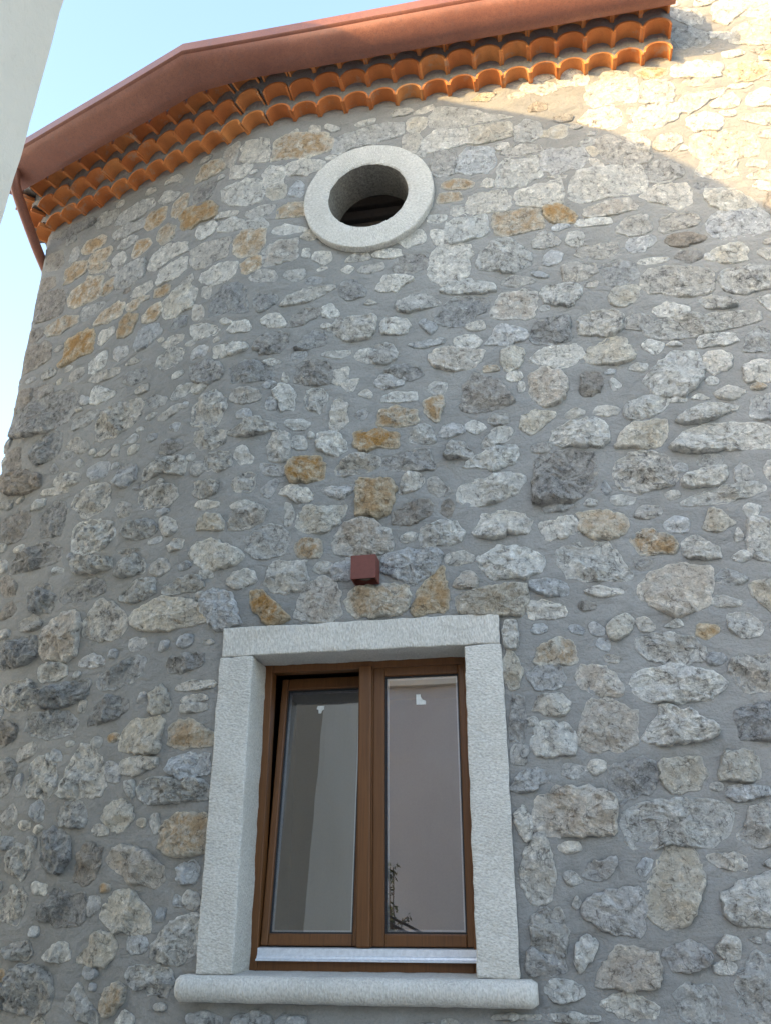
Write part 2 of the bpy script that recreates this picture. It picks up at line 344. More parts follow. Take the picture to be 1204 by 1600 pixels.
# ------------------------------------------------------------------ traced stones, largest first: colour letter, then s z pairs in millimetres
STONES = """
v 248 1906 310 1968 460 1992 650 1989 691 1934 659 1873 589 1818 438 1824 283 1808
p -114 1902 -98 2003 -2 2057 178 2044 212 2006 223 1933 197 1862 67 1868 -83 1865
e 318 1611 351 1704 426 1798 524 1797 535 1720 520 1611 470 1537 365 1524 325 1561
p 445 2936 485 2997 581 3035 744 3029 765 2951 736 2864 683 2824 592 2803 524 2842 455 2882
d -10 3429 12 3623 47 3665 112 3682 284 3660 294 3596 283 3482 225 3443 168 3413 13 3422
w 361 2462 373 2522 425 2550 553 2560 647 2545 752 2485 707 2438 552 2409 419 2415
w 682 3656 778 3749 902 3767 1080 3748 1197 3694 1183 3610 1050 3619 880 3621 752 3623
g 616 1316 678 1395 715 1418 794 1396 771 1221 688 1204 626 1226
w 614 1578 623 1635 698 1677 848 1701 817 1530 707 1521 633 1537
p 119 2282 129 2341 167 2430 264 2421 355 2362 339 2227 242 2211 127 2214
w 81 3155 165 3178 312 3176 371 3097 409 2984 293 2991 125 3007 96 3070
w 331 5347 346 5464 396 5522 507 5541 738 5510 755 5361 716 5316 582 5315 387 5305
l 70 1544 90 1611 183 1645 283 1653 293 1586 281 1487 254 1479 151 1503
p 100 1301 120 1373 187 1426 334 1415 338 1344 302 1297 200 1303
d -3618 4547 -3593 4705 -3284 4751 -3033 4723 -2979 4608 -3045 4494 -3234 4464 -3557 4499
v 657 4347 673 4411 843 4432 1016 4424 1186 4417 1202 4360 1087 4332 912 4302 772 4294 705 4313
v 388 3542 446 3628 554 3648 637 3609 674 3495 652 3457 565 3445 494 3427 419 3459
e -2228 2998 -2219 3051 -2129 3073 -2018 3095 -1844 3044 -1709 2987 -1712 2919 -1861 2916 -2026 2915 -2168 2944
w 606 4064 685 4149 743 4201 870 4189 872 4084 844 4005 770 3952 662 3965 632 3999
w 376 2255 447 2330 482 2387 547 2375 677 2293 671 2255 604 2243 453 2228
v 673 4673 683 4753 798 4765 997 4716 1022 4643 975 4559 860 4559 742 4605 688 4607
o -944 2889 -934 3028 -789 3031 -693 3029 -653 2994 -662 2912 -709 2875
o -1868 1838 -1875 1922 -1802 1973 -1605 1969 -1601 1838 -1641 1811 -1749 1797 -1843 1837
g -2736 1135 -2747 1223 -2742 1292 -2668 1315 -2587 1310 -2490 1273 -2462 1194 -2482 1141 -2576 1123
v -2585 2112 -2584 2216 -2503 2341 -2409 2341 -2326 2263 -2291 2135 -2329 2099 -2523 2097
e -405 2929 -369 2967 -253 2984 -97 2986 -90 2925 -110 2847 -244 2855 -389 2864
v 780 2544 796 2584 910 2588 1005 2599 978 2446 848 2442 808 2483
w -179 1715 -154 1803 -113 1857 -75 1847 -49 1758 -59 1628 -139 1607 -164 1645
p -1038 3267 -1006 3317 -982 3369 -907 3390 -814 3364 -748 3324 -740 3236 -789 3205 -921 3206 -1012 3221
w -304 3144 -237 3164 -173 3193 -111 3184 -36 3158 10 3113 -12 3065 -83 3029 -159 3031 -235 3044 -279 3092
e 1044 5587 1066 5683 1164 5688 1375 5632 1388 5555 1366 5473 1246 5473 1085 5504
v 405 2634 413 2697 514 2712 639 2695 686 2620 662 2580 556 2585 460 2600
v -2030 2068 -2036 2143 -1960 2157 -1676 2136 -1617 2090 -1621 2040 -1811 2045 -1974 2043
v -1812 1475 -1752 1521 -1665 1550 -1611 1522 -1608 1452 -1631 1402 -1678 1370 -1769 1367 -1839 1397 -1836 1442
p -2182 1774 -2171 1831 -2100 1851 -2004 1834 -1927 1797 -1851 1754 -1834 1699 -1888 1669 -2012 1694 -2099 1723
l 1050 4957 1055 5054 1144 5100 1320 5069 1355 5014 1350 4930 1249 4911 1106 4905
e -2194 1551 -2162 1606 -2107 1647 -2016 1657 -1957 1599 -1900 1552 -1891 1487 -1979 1485 -2122 1497
g 713 1855 766 1933 815 1968 895 1971 868 1819 747 1816
d 216 2098 234 2135 322 2161 406 2149 407 2084 373 2029 307 2021 256 1986 234 2041
p -2911 2884 -2929 3076 -2793 3123 -2674 3113 -2647 3043 -2647 2859 -2801 2861
w -379 3461 -372 3541 -306 3562 -191 3588 -79 3582 -49 3548 -100 3499 -134 3466 -248 3428 -344 3436
d 770 2357 837 2374 950 2389 955 2312 943 2241 789 2246 781 2308
g 383 1267 422 1306 506 1307 541 1262 539 1194 438 1178 393 1214
g -143 1552 -95 1577 -42 1560 -3 1486 -54 1403 -118 1395 -148 1476
p -1216 2896 -1202 2954 -1157 3060 -1075 3088 -1033 3052 -990 2965 -988 2899 -1044 2878
l -774 3102 -762 3186 -656 3204 -551 3205 -488 3174 -522 3109 -586 3055 -634 3034 -673 3061
b -351 4024 -316 4150 -271 4210 -179 4154 -108 4065 -81 4013 -154 3983 -272 3971 -339 3989
v 1060 4660 1092 4701 1320 4683 1366 4670 1348 4571 1251 4552 1154 4538 1082 4577
v -2588 2970 -2600 3064 -2519 3164 -2413 3128 -2301 3046 -2278 2979 -2328 2923 -2449 2922
e 430 2083 443 2148 482 2166 602 2162 613 2106 567 2043 474 2027
w -499 4899 -491 5038 -448 5101 -271 5084 -264 5013 -293 4994 -287 4890 -371 4841 -463 4855
v -226 4926 -209 5004 -151 5065 -40 5099 2 5039 74 4959 47 4894 -35 4862 -169 4894
d -2627 1527 -2577 1606 -2512 1671 -2424 1627 -2328 1641 -2302 1564 -2336 1515 -2454 1507 -2557 1520
y -911 3435 -909 3609 -875 3624 -739 3612 -714 3554 -748 3430 -798 3416 -873 3432
o -1504 6000 -1490 6150 -1415 6195 -1241 6174 -1155 6149 -1111 6084 -1140 6007 -1256 5981 -1405 5990
w 98 3768 129 3818 215 3852 326 3856 382 3781 376 3729 320 3703 231 3723 148 3715
e -2195 2311 -2206 2376 -2156 2444 -2025 2452 -1932 2439 -1947 2354 -1947 2280 -2066 2293
w 495 6106 515 6212 624 6243 783 6213 792 6122 770 6019 631 6036 527 6032
w -96 2230 -92 2299 -40 2332 49 2329 83 2264 78 2206 -69 2196
w 953 3100 979 3236 1027 3232 1110 3198 1082 3036 1034 3035 991 3061
w -1365 3044 -1372 3160 -1323 3200 -1179 3190 -1172 3121 -1181 3044 -1264 3033
v -2740 4267 -2748 4385 -2677 4458 -2404 4462 -2379 4346 -2455 4278 -2584 4247 -2723 4251
o 196 3330 207 3348 354 3341 419 3301 411 3225 340 3207 229 3216
w -82 5514 -71 5638 -24 5707 176 5700 170 5542 98 5518 58 5488 -36 5492
v -2802 3545 -2815 3673 -2697 3689 -2503 3637 -2475 3550 -2542 3493 -2694 3473 -2768 3508
d -2952 2483 -2934 2543 -2822 2558 -2643 2545 -2546 2489 -2583 2433 -2689 2417 -2843 2430
y -632 2886 -595 2982 -555 3045 -482 3107 -461 3014 -456 2916 -504 2879
d -2668 1799 -2685 1921 -2583 1941 -2490 1915 -2465 1794 -2526 1736 -2597 1745
p 23 4139 68 4194 150 4174 212 4116 170 4004 101 3963 46 3999 17 4051
e 667 2078 698 2188 807 2185 835 2083 760 2066
e -1848 3298 -1853 3345 -1789 3369 -1690 3354 -1597 3316 -1517 3252 -1560 3213 -1656 3208 -1761 3218
g -1492 3276 -1488 3356 -1411 3385 -1351 3399 -1271 3356 -1268 3293 -1308 3243 -1410 3224
g -1087 5982 -1079 6091 -985 6128 -796 6159 -661 6145 -662 6048 -827 6013 -983 6003 -1034 5958
l -1722 2957 -1735 3028 -1673 3079 -1555 3029 -1539 2951 -1508 2890 -1561 2878 -1633 2861 -1666 2898
w -479 6072 -461 6173 -419 6234 -358 6214 -42 6083 16 6057 -64 6047 -203 6049 -323 6040 -414 6052
p 117 2534 141 2584 231 2580 277 2547 310 2484 286 2445 219 2458 142 2481
w -306 3280 -268 3337 -266 3372 -163 3368 -62 3351 -47 3285 -68 3257 -153 3268 -193 3245 -287 3257
e 413 3694 448 3732 484 3812 609 3809 666 3803 650 3711 601 3674 506 3684
v -1988 1297 -1966 1339 -1851 1342 -1732 1330 -1738 1274 -1760 1231 -1866 1251 -1953 1260
d -470 4578 -464 4621 -404 4679 -375 4724 -259 4702 -192 4698 -190 4637 -255 4581 -319 4536 -426 4556
p -150 4566 -141 4641 -89 4710 18 4722 86 4684 73 4621 41 4534 -80 4546
o -1873 2309 -1874 2394 -1820 2424 -1705 2394 -1607 2341 -1610 2289 -1732 2286
w 684 3347 745 3390 875 3417 1028 3437 1069 3409 1053 3387 975 3360 822 3340
o -124 5238 -103 5295 -47 5297 141 5276 146 5144 46 5149 -28 5132 -110 5146
e -1225 3388 -1223 3443 -1182 3494 -1087 3481 -976 3481 -991 3424 -1058 3357 -1134 3350 -1194 3363
p -507 4327 -497 4368 -413 4389 -238 4355 -237 4293 -295 4249 -382 4234 -478 4267
g 526 5729 538 5765 605 5777 687 5684 804 5597 789 5550 707 5541 581 5553 544 5636
v -2850 2126 -2859 2192 -2860 2277 -2783 2320 -2730 2321 -2658 2232 -2651 2171 -2676 2113 -2769 2122
l 191 5578 199 5730 302 5735 431 5709 447 5630 399 5563 259 5546
d -1896 4886 -1897 5019 -1802 5079 -1676 5043 -1626 4978 -1608 4820 -1683 4843 -1783 4879
w 102 1239 152 1263 223 1280 303 1235 281 1196 196 1191 139 1217
e 1380 6400 1415 6505 1514 6538 1624 6531 1666 6456 1630 6353 1538 6347 1422 6369
w 715 5819 738 5893 811 5970 994 5957 1020 5911 969 5831 845 5792 736 5795
l 360 1423 477 1460 538 1409 445 1349 395 1360
w -402 5225 -396 5273 -338 5299 -168 5300 -161 5161 -241 5138 -363 5117 -390 5151
d -3339 3481 -3293 3590 -3068 3620 -2914 3557 -2910 3474 -3146 3467 -3320 3467
d -2426 2672 -2412 2723 -2276 2758 -2179 2797 -2106 2771 -2107 2703 -2180 2661 -2325 2635 -2397 2643
e 308 4229 339 4280 414 4319 506 4340 557 4241 543 4199 453 4179 384 4187
w 1471 6621 1537 6736 1681 6787 1751 6679 1712 6559 1592 6561
w 721 5277 775 5331 845 5357 964 5329 988 5266 963 5182 904 5161 844 5197
w 15 5396 27 5443 113 5465 272 5485 283 5384 259 5316 130 5314 40 5343
v -2860 3820 -2835 3901 -2690 3932 -2577 3904 -2545 3801 -2575 3745 -2729 3717
v -1947 4136 -1951 4266 -1859 4314 -1812 4327 -1748 4280 -1705 4193 -1764 4083
v 296 4396 307 4473 361 4511 480 4517 531 4453 502 4390 419 4363 330 4380
d -2863 2624 -2849 2676 -2653 2707 -2518 2709 -2508 2630 -2616 2589 -2815 2584
d -3272 2855 -3290 2973 -3162 3023 -3010 3021 -2975 2902 -3094 2861
v -3225 2680 -3174 2749 -3015 2763 -2911 2692 -2901 2619 -2961 2598 -3123 2606
w 43 4258 68 4305 146 4331 279 4319 299 4255 227 4194 152 4198 79 4223
w -1899 5867 -1869 5908 -1697 5900 -1584 5840 -1558 5784 -1573 5669 -1693 5688 -1843 5771
w -582 3276 -565 3327 -484 3346 -411 3345 -369 3285 -407 3228 -495 3226 -567 3227
o 431 3176 478 3220 530 3225 637 3151 631 3105 556 3102 466 3113
l -320 5673 -302 5787 -251 5843 -172 5841 -91 5798 -102 5683 -143 5633 -220 5641
w -280 5326 -272 5411 -227 5465 -56 5465 -18 5390 -36 5320 -139 5320 -224 5316
e -2315 1358 -2252 1413 -2242 1467 -2137 1462 -2088 1417 -2116 1344 -2196 1335
w -360 3650 -317 3692 -200 3736 -109 3755 -74 3723 -89 3679 -182 3614 -254 3644 -336 3643
v -1055 4637 -1036 4668 -933 4670 -830 4662 -830 4584 -866 4513 -959 4525 -1024 4556 -1082 4608
b -3642 5538 -3673 5738 -3359 5666 -3310 5554 -3328 5449 -3582 5466
d 45 4412 81 4491 176 4499 252 4489 241 4365 165 4354 72 4362
e 1058 5203 1076 5263 1176 5251 1252 5206 1312 5132 1287 5087 1208 5101 1145 5106
y -1285 3672 -1290 3768 -1255 3784 -1140 3782 -1094 3739 -1100 3654 -1170 3642 -1249 3654
d -770 3699 -762 3726 -693 3748 -591 3771 -541 3751 -513 3651 -601 3654 -753 3669
o -54 2625 -35 2667 51 2721 110 2691 125 2627 102 2597 -19 2608
y -934 3823 -922 3910 -826 3924 -704 3887 -705 3800 -808 3811 -851 3796
b -3648 4236 -3451 4210 -3233 4132 -3228 4051 -3390 4032 -3506 4059 -3620 4134
y -1462 3038 -1407 3042 -1372 3023 -1258 2907 -1274 2891 -1338 2866 -1389 2882 -1426 2942 -1455 2995
w 86 6408 83 6511 156 6552 237 6547 321 6469 303 6359 212 6337
g -2093 5366 -2108 5490 -2029 5508 -1800 5460 -1813 5325 -1916 5317 -2048 5321
d -1281 4276 -1271 4360 -1217 4407 -1104 4382 -1065 4324 -1082 4242 -1211 4257
l -1827 2167 -1836 2235 -1777 2253 -1624 2250 -1615 2154 -1726 2157
e 927 2913 946 2939 1065 2939 1041 2802 998 2805 943 2869
b -2411 1699 -2398 1822 -2340 1865 -2258 1841 -2252 1804 -2279 1719 -2317 1694
v -2293 3712 -2292 3784 -2202 3803 -2038 3764 -2005 3696 -2071 3651 -2255 3663
w 330 6324 328 6424 380 6455 515 6423 508 6241 440 6243 343 6251
w -523 5898 -516 5977 -434 6029 -274 6016 -251 5950 -279 5889 -378 5882 -478 5869
w 475 3888 498 3940 609 3960 683 3940 672 3888 595 3843 497 3843
l -193 1345 -151 1435 -109 1395 -54 1411 -31 1355 -77 1339
d -3124 3706 -3134 3839 -3031 3892 -2936 3849 -2914 3747 -2936 3656 -3095 3673
y -3250 4983 -3196 5024 -3204 5172 -2975 5190 -2930 5114 -2935 4987 -3041 4984 -3206 4962
d -2840 3217 -2826 3274 -2622 3307 -2502 3276 -2489 3207 -2650 3186 -2795 3195
w 720 3808 754 3836 859 3888 1003 3861 999 3835 872 3797 765 3782
d -2459 2472 -2438 2546 -2340 2586 -2199 2571 -2189 2512 -2275 2480 -2410 2459
d -1674 4345 -1683 4445 -1597 4455 -1443 4403 -1402 4344 -1438 4317 -1619 4330
w 1009 6210 1036 6273 1167 6276 1289 6227 1276 6135 1165 6133 1060 6171
o -3263 5522 -3247 5600 -3111 5645 -3103 5685 -2939 5611 -2935 5464 -2976 5439 -3182 5442
d -3364 4331 -3328 4405 -3168 4439 -3089 4387 -3082 4256 -3237 4215 -3313 4246
v -2924 1575 -2912 1620 -2841 1672 -2749 1641 -2744 1575 -2775 1510 -2848 1516 -2900 1531
p -1519 5170 -1519 5256 -1454 5303 -1317 5311 -1315 5157 -1405 5147 -1507 5136
w 804 6025 824 6156 884 6184 991 6145 997 6049 971 5988 870 5997
g 1083 3820 1103 3892 1186 3904 1231 3888 1210 3765 1101 3777
e -239 5894 -224 6012 -125 6019 17 6003 11 5896 -72 5887 -200 5873
v 112 4680 141 4720 229 4729 314 4716 315 4629 269 4592 218 4589 142 4622
w 432 5931 495 5998 629 6009 676 5972 670 5868 601 5830 521 5873
w 708 3462 718 3501 815 3521 907 3542 901 3474 878 3437 718 3441
g -2346 1154 -2336 1206 -2285 1264 -2242 1204 -2159 1144 -2152 1107 -2255 1114
e -2263 1981 -2252 2041 -2157 2063 -2077 2033 -2077 1966 -2144 1925 -2223 1943
w 1044 5402 1071 5470 1160 5477 1259 5446 1242 5341 1147 5335 1073 5361
d 445 4814 541 4841 612 4818 639 4725 562 4690 471 4698 462 4752
e -2295 5099 -2290 5160 -2201 5215 -2095 5223 -2064 5123 -2058 5021 -2242 5010 -2288 5046
b -3686 5135 -3680 5242 -3444 5236 -3368 5189 -3359 5079 -3560 5033 -3646 5041
w 1082 4058 1100 4097 1160 4110 1249 4099 1229 3985 1101 4000
o -1743 5320 -1744 5410 -1686 5449 -1525 5427 -1529 5321 -1568 5257 -1683 5264
b -720 3365 -712 3427 -620 3473 -546 3476 -522 3447 -539 3404 -605 3365 -679 3353
w -108 1283 -88 1315 -17 1316 34 1300 22 1261 -85 1240
l -89 2553 -61 2589 40 2584 61 2526 23 2491 -68 2490
o 1324 6151 1349 6199 1451 6209 1552 6165 1531 6089 1444 6056 1355 6062
w 18 3271 21 3305 83 3317 176 3327 200 3248 118 3230 52 3214
b -3507 3831 -3461 3889 -3277 3882 -3238 3784 -3306 3700 -3440 3695
v -2289 3887 -2260 3942 -2176 3973 -2014 3952 -1972 3899 -1986 3822 -2113 3874 -2260 3859
y -2253 5826 -2255 5897 -2154 5878 -2013 5860 -1930 5772 -1943 5710 -2080 5719 -2132 5695 -2205 5721
w 1308 6604 1327 6732 1389 6760 1491 6748 1552 6717 1464 6637 1386 6556
d -3095 3200 -3131 3316 -3046 3342 -2926 3301 -2882 3224 -2908 3160 -2991 3168
p 402 5205 421 5253 539 5277 646 5284 686 5219 674 5196 558 5184 443 5179
g -2576 1964 -2583 2049 -2520 2081 -2423 2057 -2386 1987 -2401 1949 -2494 1960
g 1050 6524 1068 6592 1152 6578 1257 6516 1255 6431 1203 6401 1094 6427
g 778 5453 794 5512 868 5534 964 5454 956 5395 883 5373 795 5377
w 805 2738 817 2785 876 2792 945 2741 927 2690 859 2683
o -801 3956 -788 4024 -709 4050 -605 4014 -597 3944 -666 3932 -753 3941
g -1605 3418 -1601 3482 -1527 3517 -1427 3515 -1403 3485 -1439 3415 -1547 3404
v -2806 3434 -2761 3476 -2476 3411 -2463 3340 -2738 3361
d -199 2263 -177 2454 -127 2451 -139 2261
d -1999 4571 -1873 4552 -1769 4495 -1759 4392 -1869 4405 -1984 4442
v -1027 3676 -1015 3713 -963 3755 -868 3765 -795 3753 -816 3684 -893 3677 -979 3662
g 1101 4181 1147 4281 1201 4306 1249 4267 1265 4191 1211 4166
w -1738 6080 -1762 6206 -1711 6238 -1550 6204 -1544 6012 -1633 6031
l -206 2060 -173 2107 -113 2134 -36 2123 -48 2080 -158 2045
v -2922 1748 -2917 1826 -2857 1878 -2785 1861 -2765 1754 -2792 1716
l -206 4393 -173 4441 -126 4509 -67 4480 14 4458 10 4396 -73 4381
w 666 3084 679 3148 723 3173 814 3119 814 3064 742 3070
w -85 2399 -51 2454 31 2465 77 2423 33 2369 -45 2387
w -77 2885 -68 2916 78 2875 77 2821 -67 2821
g -2787 5447 -2774 5592 -2690 5626 -2538 5604 -2531 5465 -2613 5431
v -2347 3136 -2335 3171 -2236 3228 -2110 3215 -2103 3132 -2240 3104
g -1414 3819 -1405 3907 -1381 3954 -1307 3947 -1290 3856 -1300 3788 -1335 3777
w 1396 5869 1408 5945 1492 5965 1600 5928 1583 5828 1437 5847
w -1142 3841 -1126 3918 -1082 3923 -1001 3905 -978 3814 -1016 3785 -1078 3800
w -437 4784 -409 4819 -272 4827 -147 4785 -145 4740 -248 4739 -384 4753
e 1041 4803 1052 4848 1179 4863 1221 4821 1206 4753 1082 4749
w -1994 5197 -1988 5258 -1846 5262 -1716 5234 -1721 5149 -1805 5109 -1924 5150
g 323 4918 366 4973 546 4980 549 4918 507 4877 414 4879
w 1024 5976 1076 6018 1203 6017 1277 6020 1250 5966 1194 5952 1074 5874 1032 5896
w -2487 5555 -2438 5616 -2326 5636 -2180 5585 -2164 5512 -2309 5507 -2415 5458 -2469 5480
d -1536 4540 -1524 4593 -1456 4626 -1339 4609 -1345 4543 -1381 4493 -1488 4503
g -470 5781 -449 5843 -398 5866 -340 5834 -333 5741 -345 5665 -434 5656 -462 5700
g 802 5011 812 5096 899 5118 998 5101 1011 5061 959 5021 886 5021 828 5000
v -1655 4003 -1626 4027 -1528 4069 -1470 4060 -1384 4009 -1391 3980 -1464 3968 -1571 3975
e -53 3866 -33 3921 26 3943 130 3912 68 3852 -8 3809
v -1907 3999 -1905 4082 -1822 4079 -1695 4023 -1695 3962 -1760 3938 -1856 3964
w 899 4091 906 4174 955 4189 1028 4169 1024 4086 936 4061
o -2135 1177 -2124 1222 -2043 1269 -1997 1258 -2003 1208 -2062 1155 -2099 1141
e -211 2580 -190 2675 -160 2662 -129 2576 -165 2494 -190 2495
g 244 4762 250 4833 309 4866 420 4842 425 4794 374 4754 299 4747
v -1388 4820 -1324 4904 -1081 4926 -1071 4901 -1156 4856 -1291 4818
g -706 4700 -687 4742 -585 4778 -502 4749 -449 4702 -540 4676 -641 4674
g 560 5064 619 5129 724 5136 742 5058 709 5014 607 5019
w -2176 2205 -2185 2260 -2104 2266 -1952 2251 -1957 2214 -2050 2193 -2135 2191
w 1041 5764 1059 5825 1160 5842 1231 5776 1202 5705 1097 5714
l 689 2014 712 2045 846 2042 849 2010 775 1994 713 1995
l 76 1705 112 1748 206 1774 191 1722 142 1679
e -2040 2513 -2039 2579 -1982 2605 -1920 2582 -1908 2532 -1882 2497 -1953 2473 -2020 2487
w -1410 5868 -1402 5934 -1297 5955 -1159 5914 -1178 5857 -1271 5828 -1387 5843
v -2022 3127 -2016 3162 -1893 3177 -1794 3177 -1744 3114 -1825 3102 -1985 3107
g -2404 3545 -2330 3589 -2207 3593 -2123 3516 -2190 3481 -2276 3484
d -718 4968 -685 5045 -627 5083 -524 5055 -539 4975 -601 4950
e 484 4562 488 4643 542 4675 631 4656 624 4599 554 4541
v -2406 3301 -2394 3376 -2261 3389 -2199 3338 -2207 3274 -2340 3275
d -1932 2715 -1915 2746 -1783 2754 -1724 2746 -1717 2688 -1820 2676 -1906 2678
g -2888 6071 -2853 6144 -2686 6170 -2545 6147 -2525 6064 -2649 6035 -2803 6032
y 173 5271 185 5305 275 5295 341 5217 332 5160 247 5168 204 5194
w 581 1762 611 1787 726 1769 705 1719 621 1740
w 16 1388 41 1469 77 1478 96 1445 70 1396 30 1348
l -64 2972 -54 3011 14 3007 102 2981 93 2930 31 2934
w -1065 3955 -1067 4025 -1051 4104 -1024 4137 -978 4086 -972 3994 -1029 3931
g 33 5846 49 5956 120 5995 185 5954 188 5860 138 5831
w -2386 5353 -2370 5439 -2261 5460 -2157 5456 -2145 5359 -2215 5323 -2367 5319
l -2524 4920 -2487 4994 -2378 5011 -2282 4908 -2358 4874 -2462 4837 -2509 4865
e 764 3226 810 3312 855 3284 906 3238 826 3197
w -2907 2755 -2927 2840 -2721 2818 -2699 2775 -2747 2736 -2878 2742
v -1813 3837 -1814 3898 -1745 3900 -1643 3865 -1632 3794 -1711 3782 -1792 3807
e -130 4279 -118 4340 -65 4354 -7 4336 -20 4255 -82 4212 -115 4232
l -1609 1139 -1608 1168 -1540 1174 -1466 1163 -1471 1125 -1577 1121
b 811 4936 844 4979 954 4979 1020 4938 989 4907 895 4886
w 1334 5754 1374 5784 1443 5781 1580 5714 1569 5654 1398 5721
w -789 4535 -780 4621 -725 4636 -651 4620 -629 4568 -670 4519 -725 4532
l -1402 1139 -1389 1168 -1297 1176 -1251 1167 -1257 1136 -1325 1128
w 899 4271 910 4291 1064 4292 1081 4236 986 4228 901 4228
b 276 4021 287 4143 375 4132 365 4021 303 4012
e 282 2736 291 2773 355 2812 393 2788 378 2741 313 2702
o -1219 3245 -1225 3290 -1175 3308 -1098 3289 -1092 3245 -1112 3211 -1196 3218
v -2301 4662 -2296 4719 -2141 4750 -2083 4694 -2100 4630 -2228 4614
v -1200 4090 -1204 4194 -1154 4219 -1098 4192 -1105 4110 -1131 4062
w -804 4861 -771 4937 -705 4939 -602 4894 -658 4862 -696 4822 -771 4839
g -843 4391 -816 4452 -771 4473 -707 4427 -712 4353 -807 4344
w -1405 4228 -1359 4254 -1303 4247 -1280 4140 -1287 4100 -1352 4107 -1374 4172
o -552 4067 -508 4082 -456 4096 -449 4026 -477 3950 -502 3943 -544 3997
o -1444 5498 -1432 5580 -1366 5607 -1277 5591 -1268 5486 -1360 5489
w -1584 3102 -1574 3157 -1502 3166 -1457 3149 -1436 3096 -1505 3084 -1549 3067
o -3452 5342 -3430 5389 -3251 5392 -3130 5347 -3135 5295 -3289 5270 -3406 5284
w -199 1931 -161 1985 -127 1920 -136 1857 -161 1848
w 1071 6724 1100 6761 1230 6727 1239 6651 1240 6593 1176 6609 1124 6651
g -3104 2234 -3124 2309 -3049 2317 -2989 2277 -3018 2229 -3016 2166 -3066 2147 -3080 2148
l -2508 3888 -2512 3985 -2451 4013 -2366 3969 -2352 3881 -2438 3860
w -2571 1358 -2499 1408 -2426 1427 -2374 1384 -2377 1350
d -757 4275 -708 4311 -592 4291 -557 4240 -628 4208
g -1664 4224 -1657 4275 -1564 4285 -1481 4228 -1488 4187 -1587 4184
w -205 2697 -193 2811 -135 2808 -143 2688
g -453 3733 -439 3788 -380 3801 -315 3738 -325 3702 -383 3708 -424 3707
g 539 4397 565 4471 654 4470 672 4400 641 4366
l -1726 1685 -1744 1752 -1672 1771 -1629 1737 -1637 1691
w -257 3755 -229 3818 -152 3862 -96 3832 -132 3789 -216 3751
g -633 3831 -623 3888 -580 3913 -529 3907 -501 3818 -548 3808
w -103 1177 -97 1201 77 1200 75 1177
d -1041 4862 -1004 4926 -946 4929 -888 4862 -897 4812 -992 4809
l -1033 3077 -1027 3145 -978 3176 -937 3181 -935 3079
w 691 4487 768 4533 868 4484 846 4454 738 4436
w -1548 5808 -1561 5921 -1489 5947 -1433 5899 -1427 5790 -1501 5767
o -2151 6089 -2108 6212 -2010 6221 -1924 6190 -1902 6107 -1983 6091 -2094 6090
w 564 1441 598 1473 643 1465 639 1410 596 1402
w -1826 4570 -1832 4635 -1653 4615 -1595 4576 -1604 4545 -1715 4544 -1799 4550
d -1286 4492 -1259 4532 -1186 4611 -1110 4589 -1117 4513 -1201 4502
d -3611 6258 -3440 6276 -3164 6250 -3118 6183 -3316 6174 -3490 6190
v -1599 3642 -1600 3709 -1533 3727 -1475 3705 -1489 3635 -1525 3611
w 107 6262 131 6327 297 6289 322 6228 232 6206
g -2795 1360 -2816 1395 -2753 1424 -2671 1419 -2642 1371 -2710 1348
o -2930 5233 -2899 5275 -2743 5322 -2677 5283 -2708 5203 -2792 5182 -2915 5194
w -1334 3582 -1318 3608 -1266 3627 -1194 3597 -1158 3547 -1209 3533 -1235 3531 -1280 3563
o -3353 5714 -3347 5843 -3255 5878 -3141 5837 -3138 5742 -3284 5701
b -3187 2540 -3120 2542 -3028 2498 -3041 2447 -3113 2418 -3155 2421
w 848 5664 882 5720 980 5713 991 5660 921 5605 851 5613
g -45 5763 -18 5803 78 5804 182 5783 184 5743 112 5732 16 5725
e -1855 3453 -1802 3484 -1773 3520 -1706 3510 -1659 3464 -1655 3417
v 943 4518 989 4540 1088 4503 1116 4460 977 4458
v -1869 3672 -1878 3743 -1808 3741 -1714 3704 -1719 3647 -1797 3641
w -678 3523 -694 3543 -660 3623 -618 3637 -569 3596 -594 3552
w -2025 4790 -2020 4860 -1902 4829 -1795 4755 -1817 4728 -1969 4747
d -1557 4852 -1557 4935 -1432 4909 -1414 4847 -1517 4797
d -1342 4666 -1307 4740 -1202 4771 -1153 4752 -1180 4711 -1255 4665
l -824 4211 -788 4258 -744 4263 -664 4233 -673 4183 -770 4179
g 87 5014 125 5112 180 5115 245 5028 190 5009
l -1227 1149 -1191 1178 -1100 1170 -1107 1139 -1174 1131
l 607 4933 630 4978 734 4986 762 4956 695 4895 630 4893
y -2702 5046 -2685 5155 -2631 5181 -2538 5139 -2553 5056 -2603 5010 -2682 5013
l -2775 4018 -2772 4073 -2663 4078 -2595 4039 -2603 3975 -2694 3954
v -3080 4015 -3070 4069 -2973 4090 -2850 4042 -2851 3982 -2981 3991
d -2131 5923 -2142 6013 -2091 6059 -1961 6009 -1993 5926 -2030 5889 -2085 5887
b -3621 4314 -3597 4405 -3483 4399 -3441 4232 -3538 4244
w -938 4393 -911 4432 -856 4441 -770 4393 -774 4351 -874 4358
w -461 3147 -449 3171 -377 3183 -323 3162 -332 3129 -411 3118 -450 3121
w 1195 5900 1240 5956 1315 5978 1359 5916 1334 5869 1254 5874
g 790 2958 830 3009 918 2958 890 2934 819 2938
o -2586 5919 -2540 6013 -2404 5993 -2386 5913 -2459 5861 -2547 5859
g -2903 5975 -2831 6016 -2612 5988 -2594 5923 -2707 5916 -2843 5905
l -2006 1405 -2006 1464 -1895 1446 -1899 1408 -1974 1387
g -199 2165 -185 2243 -126 2236 -141 2154
w -2862 4573 -2859 4632 -2833 4685 -2642 4577 -2665 4548 -2806 4544
b -3618 5985 -3607 6086 -3444 6055 -3402 5939 -3443 5897 -3570 5927
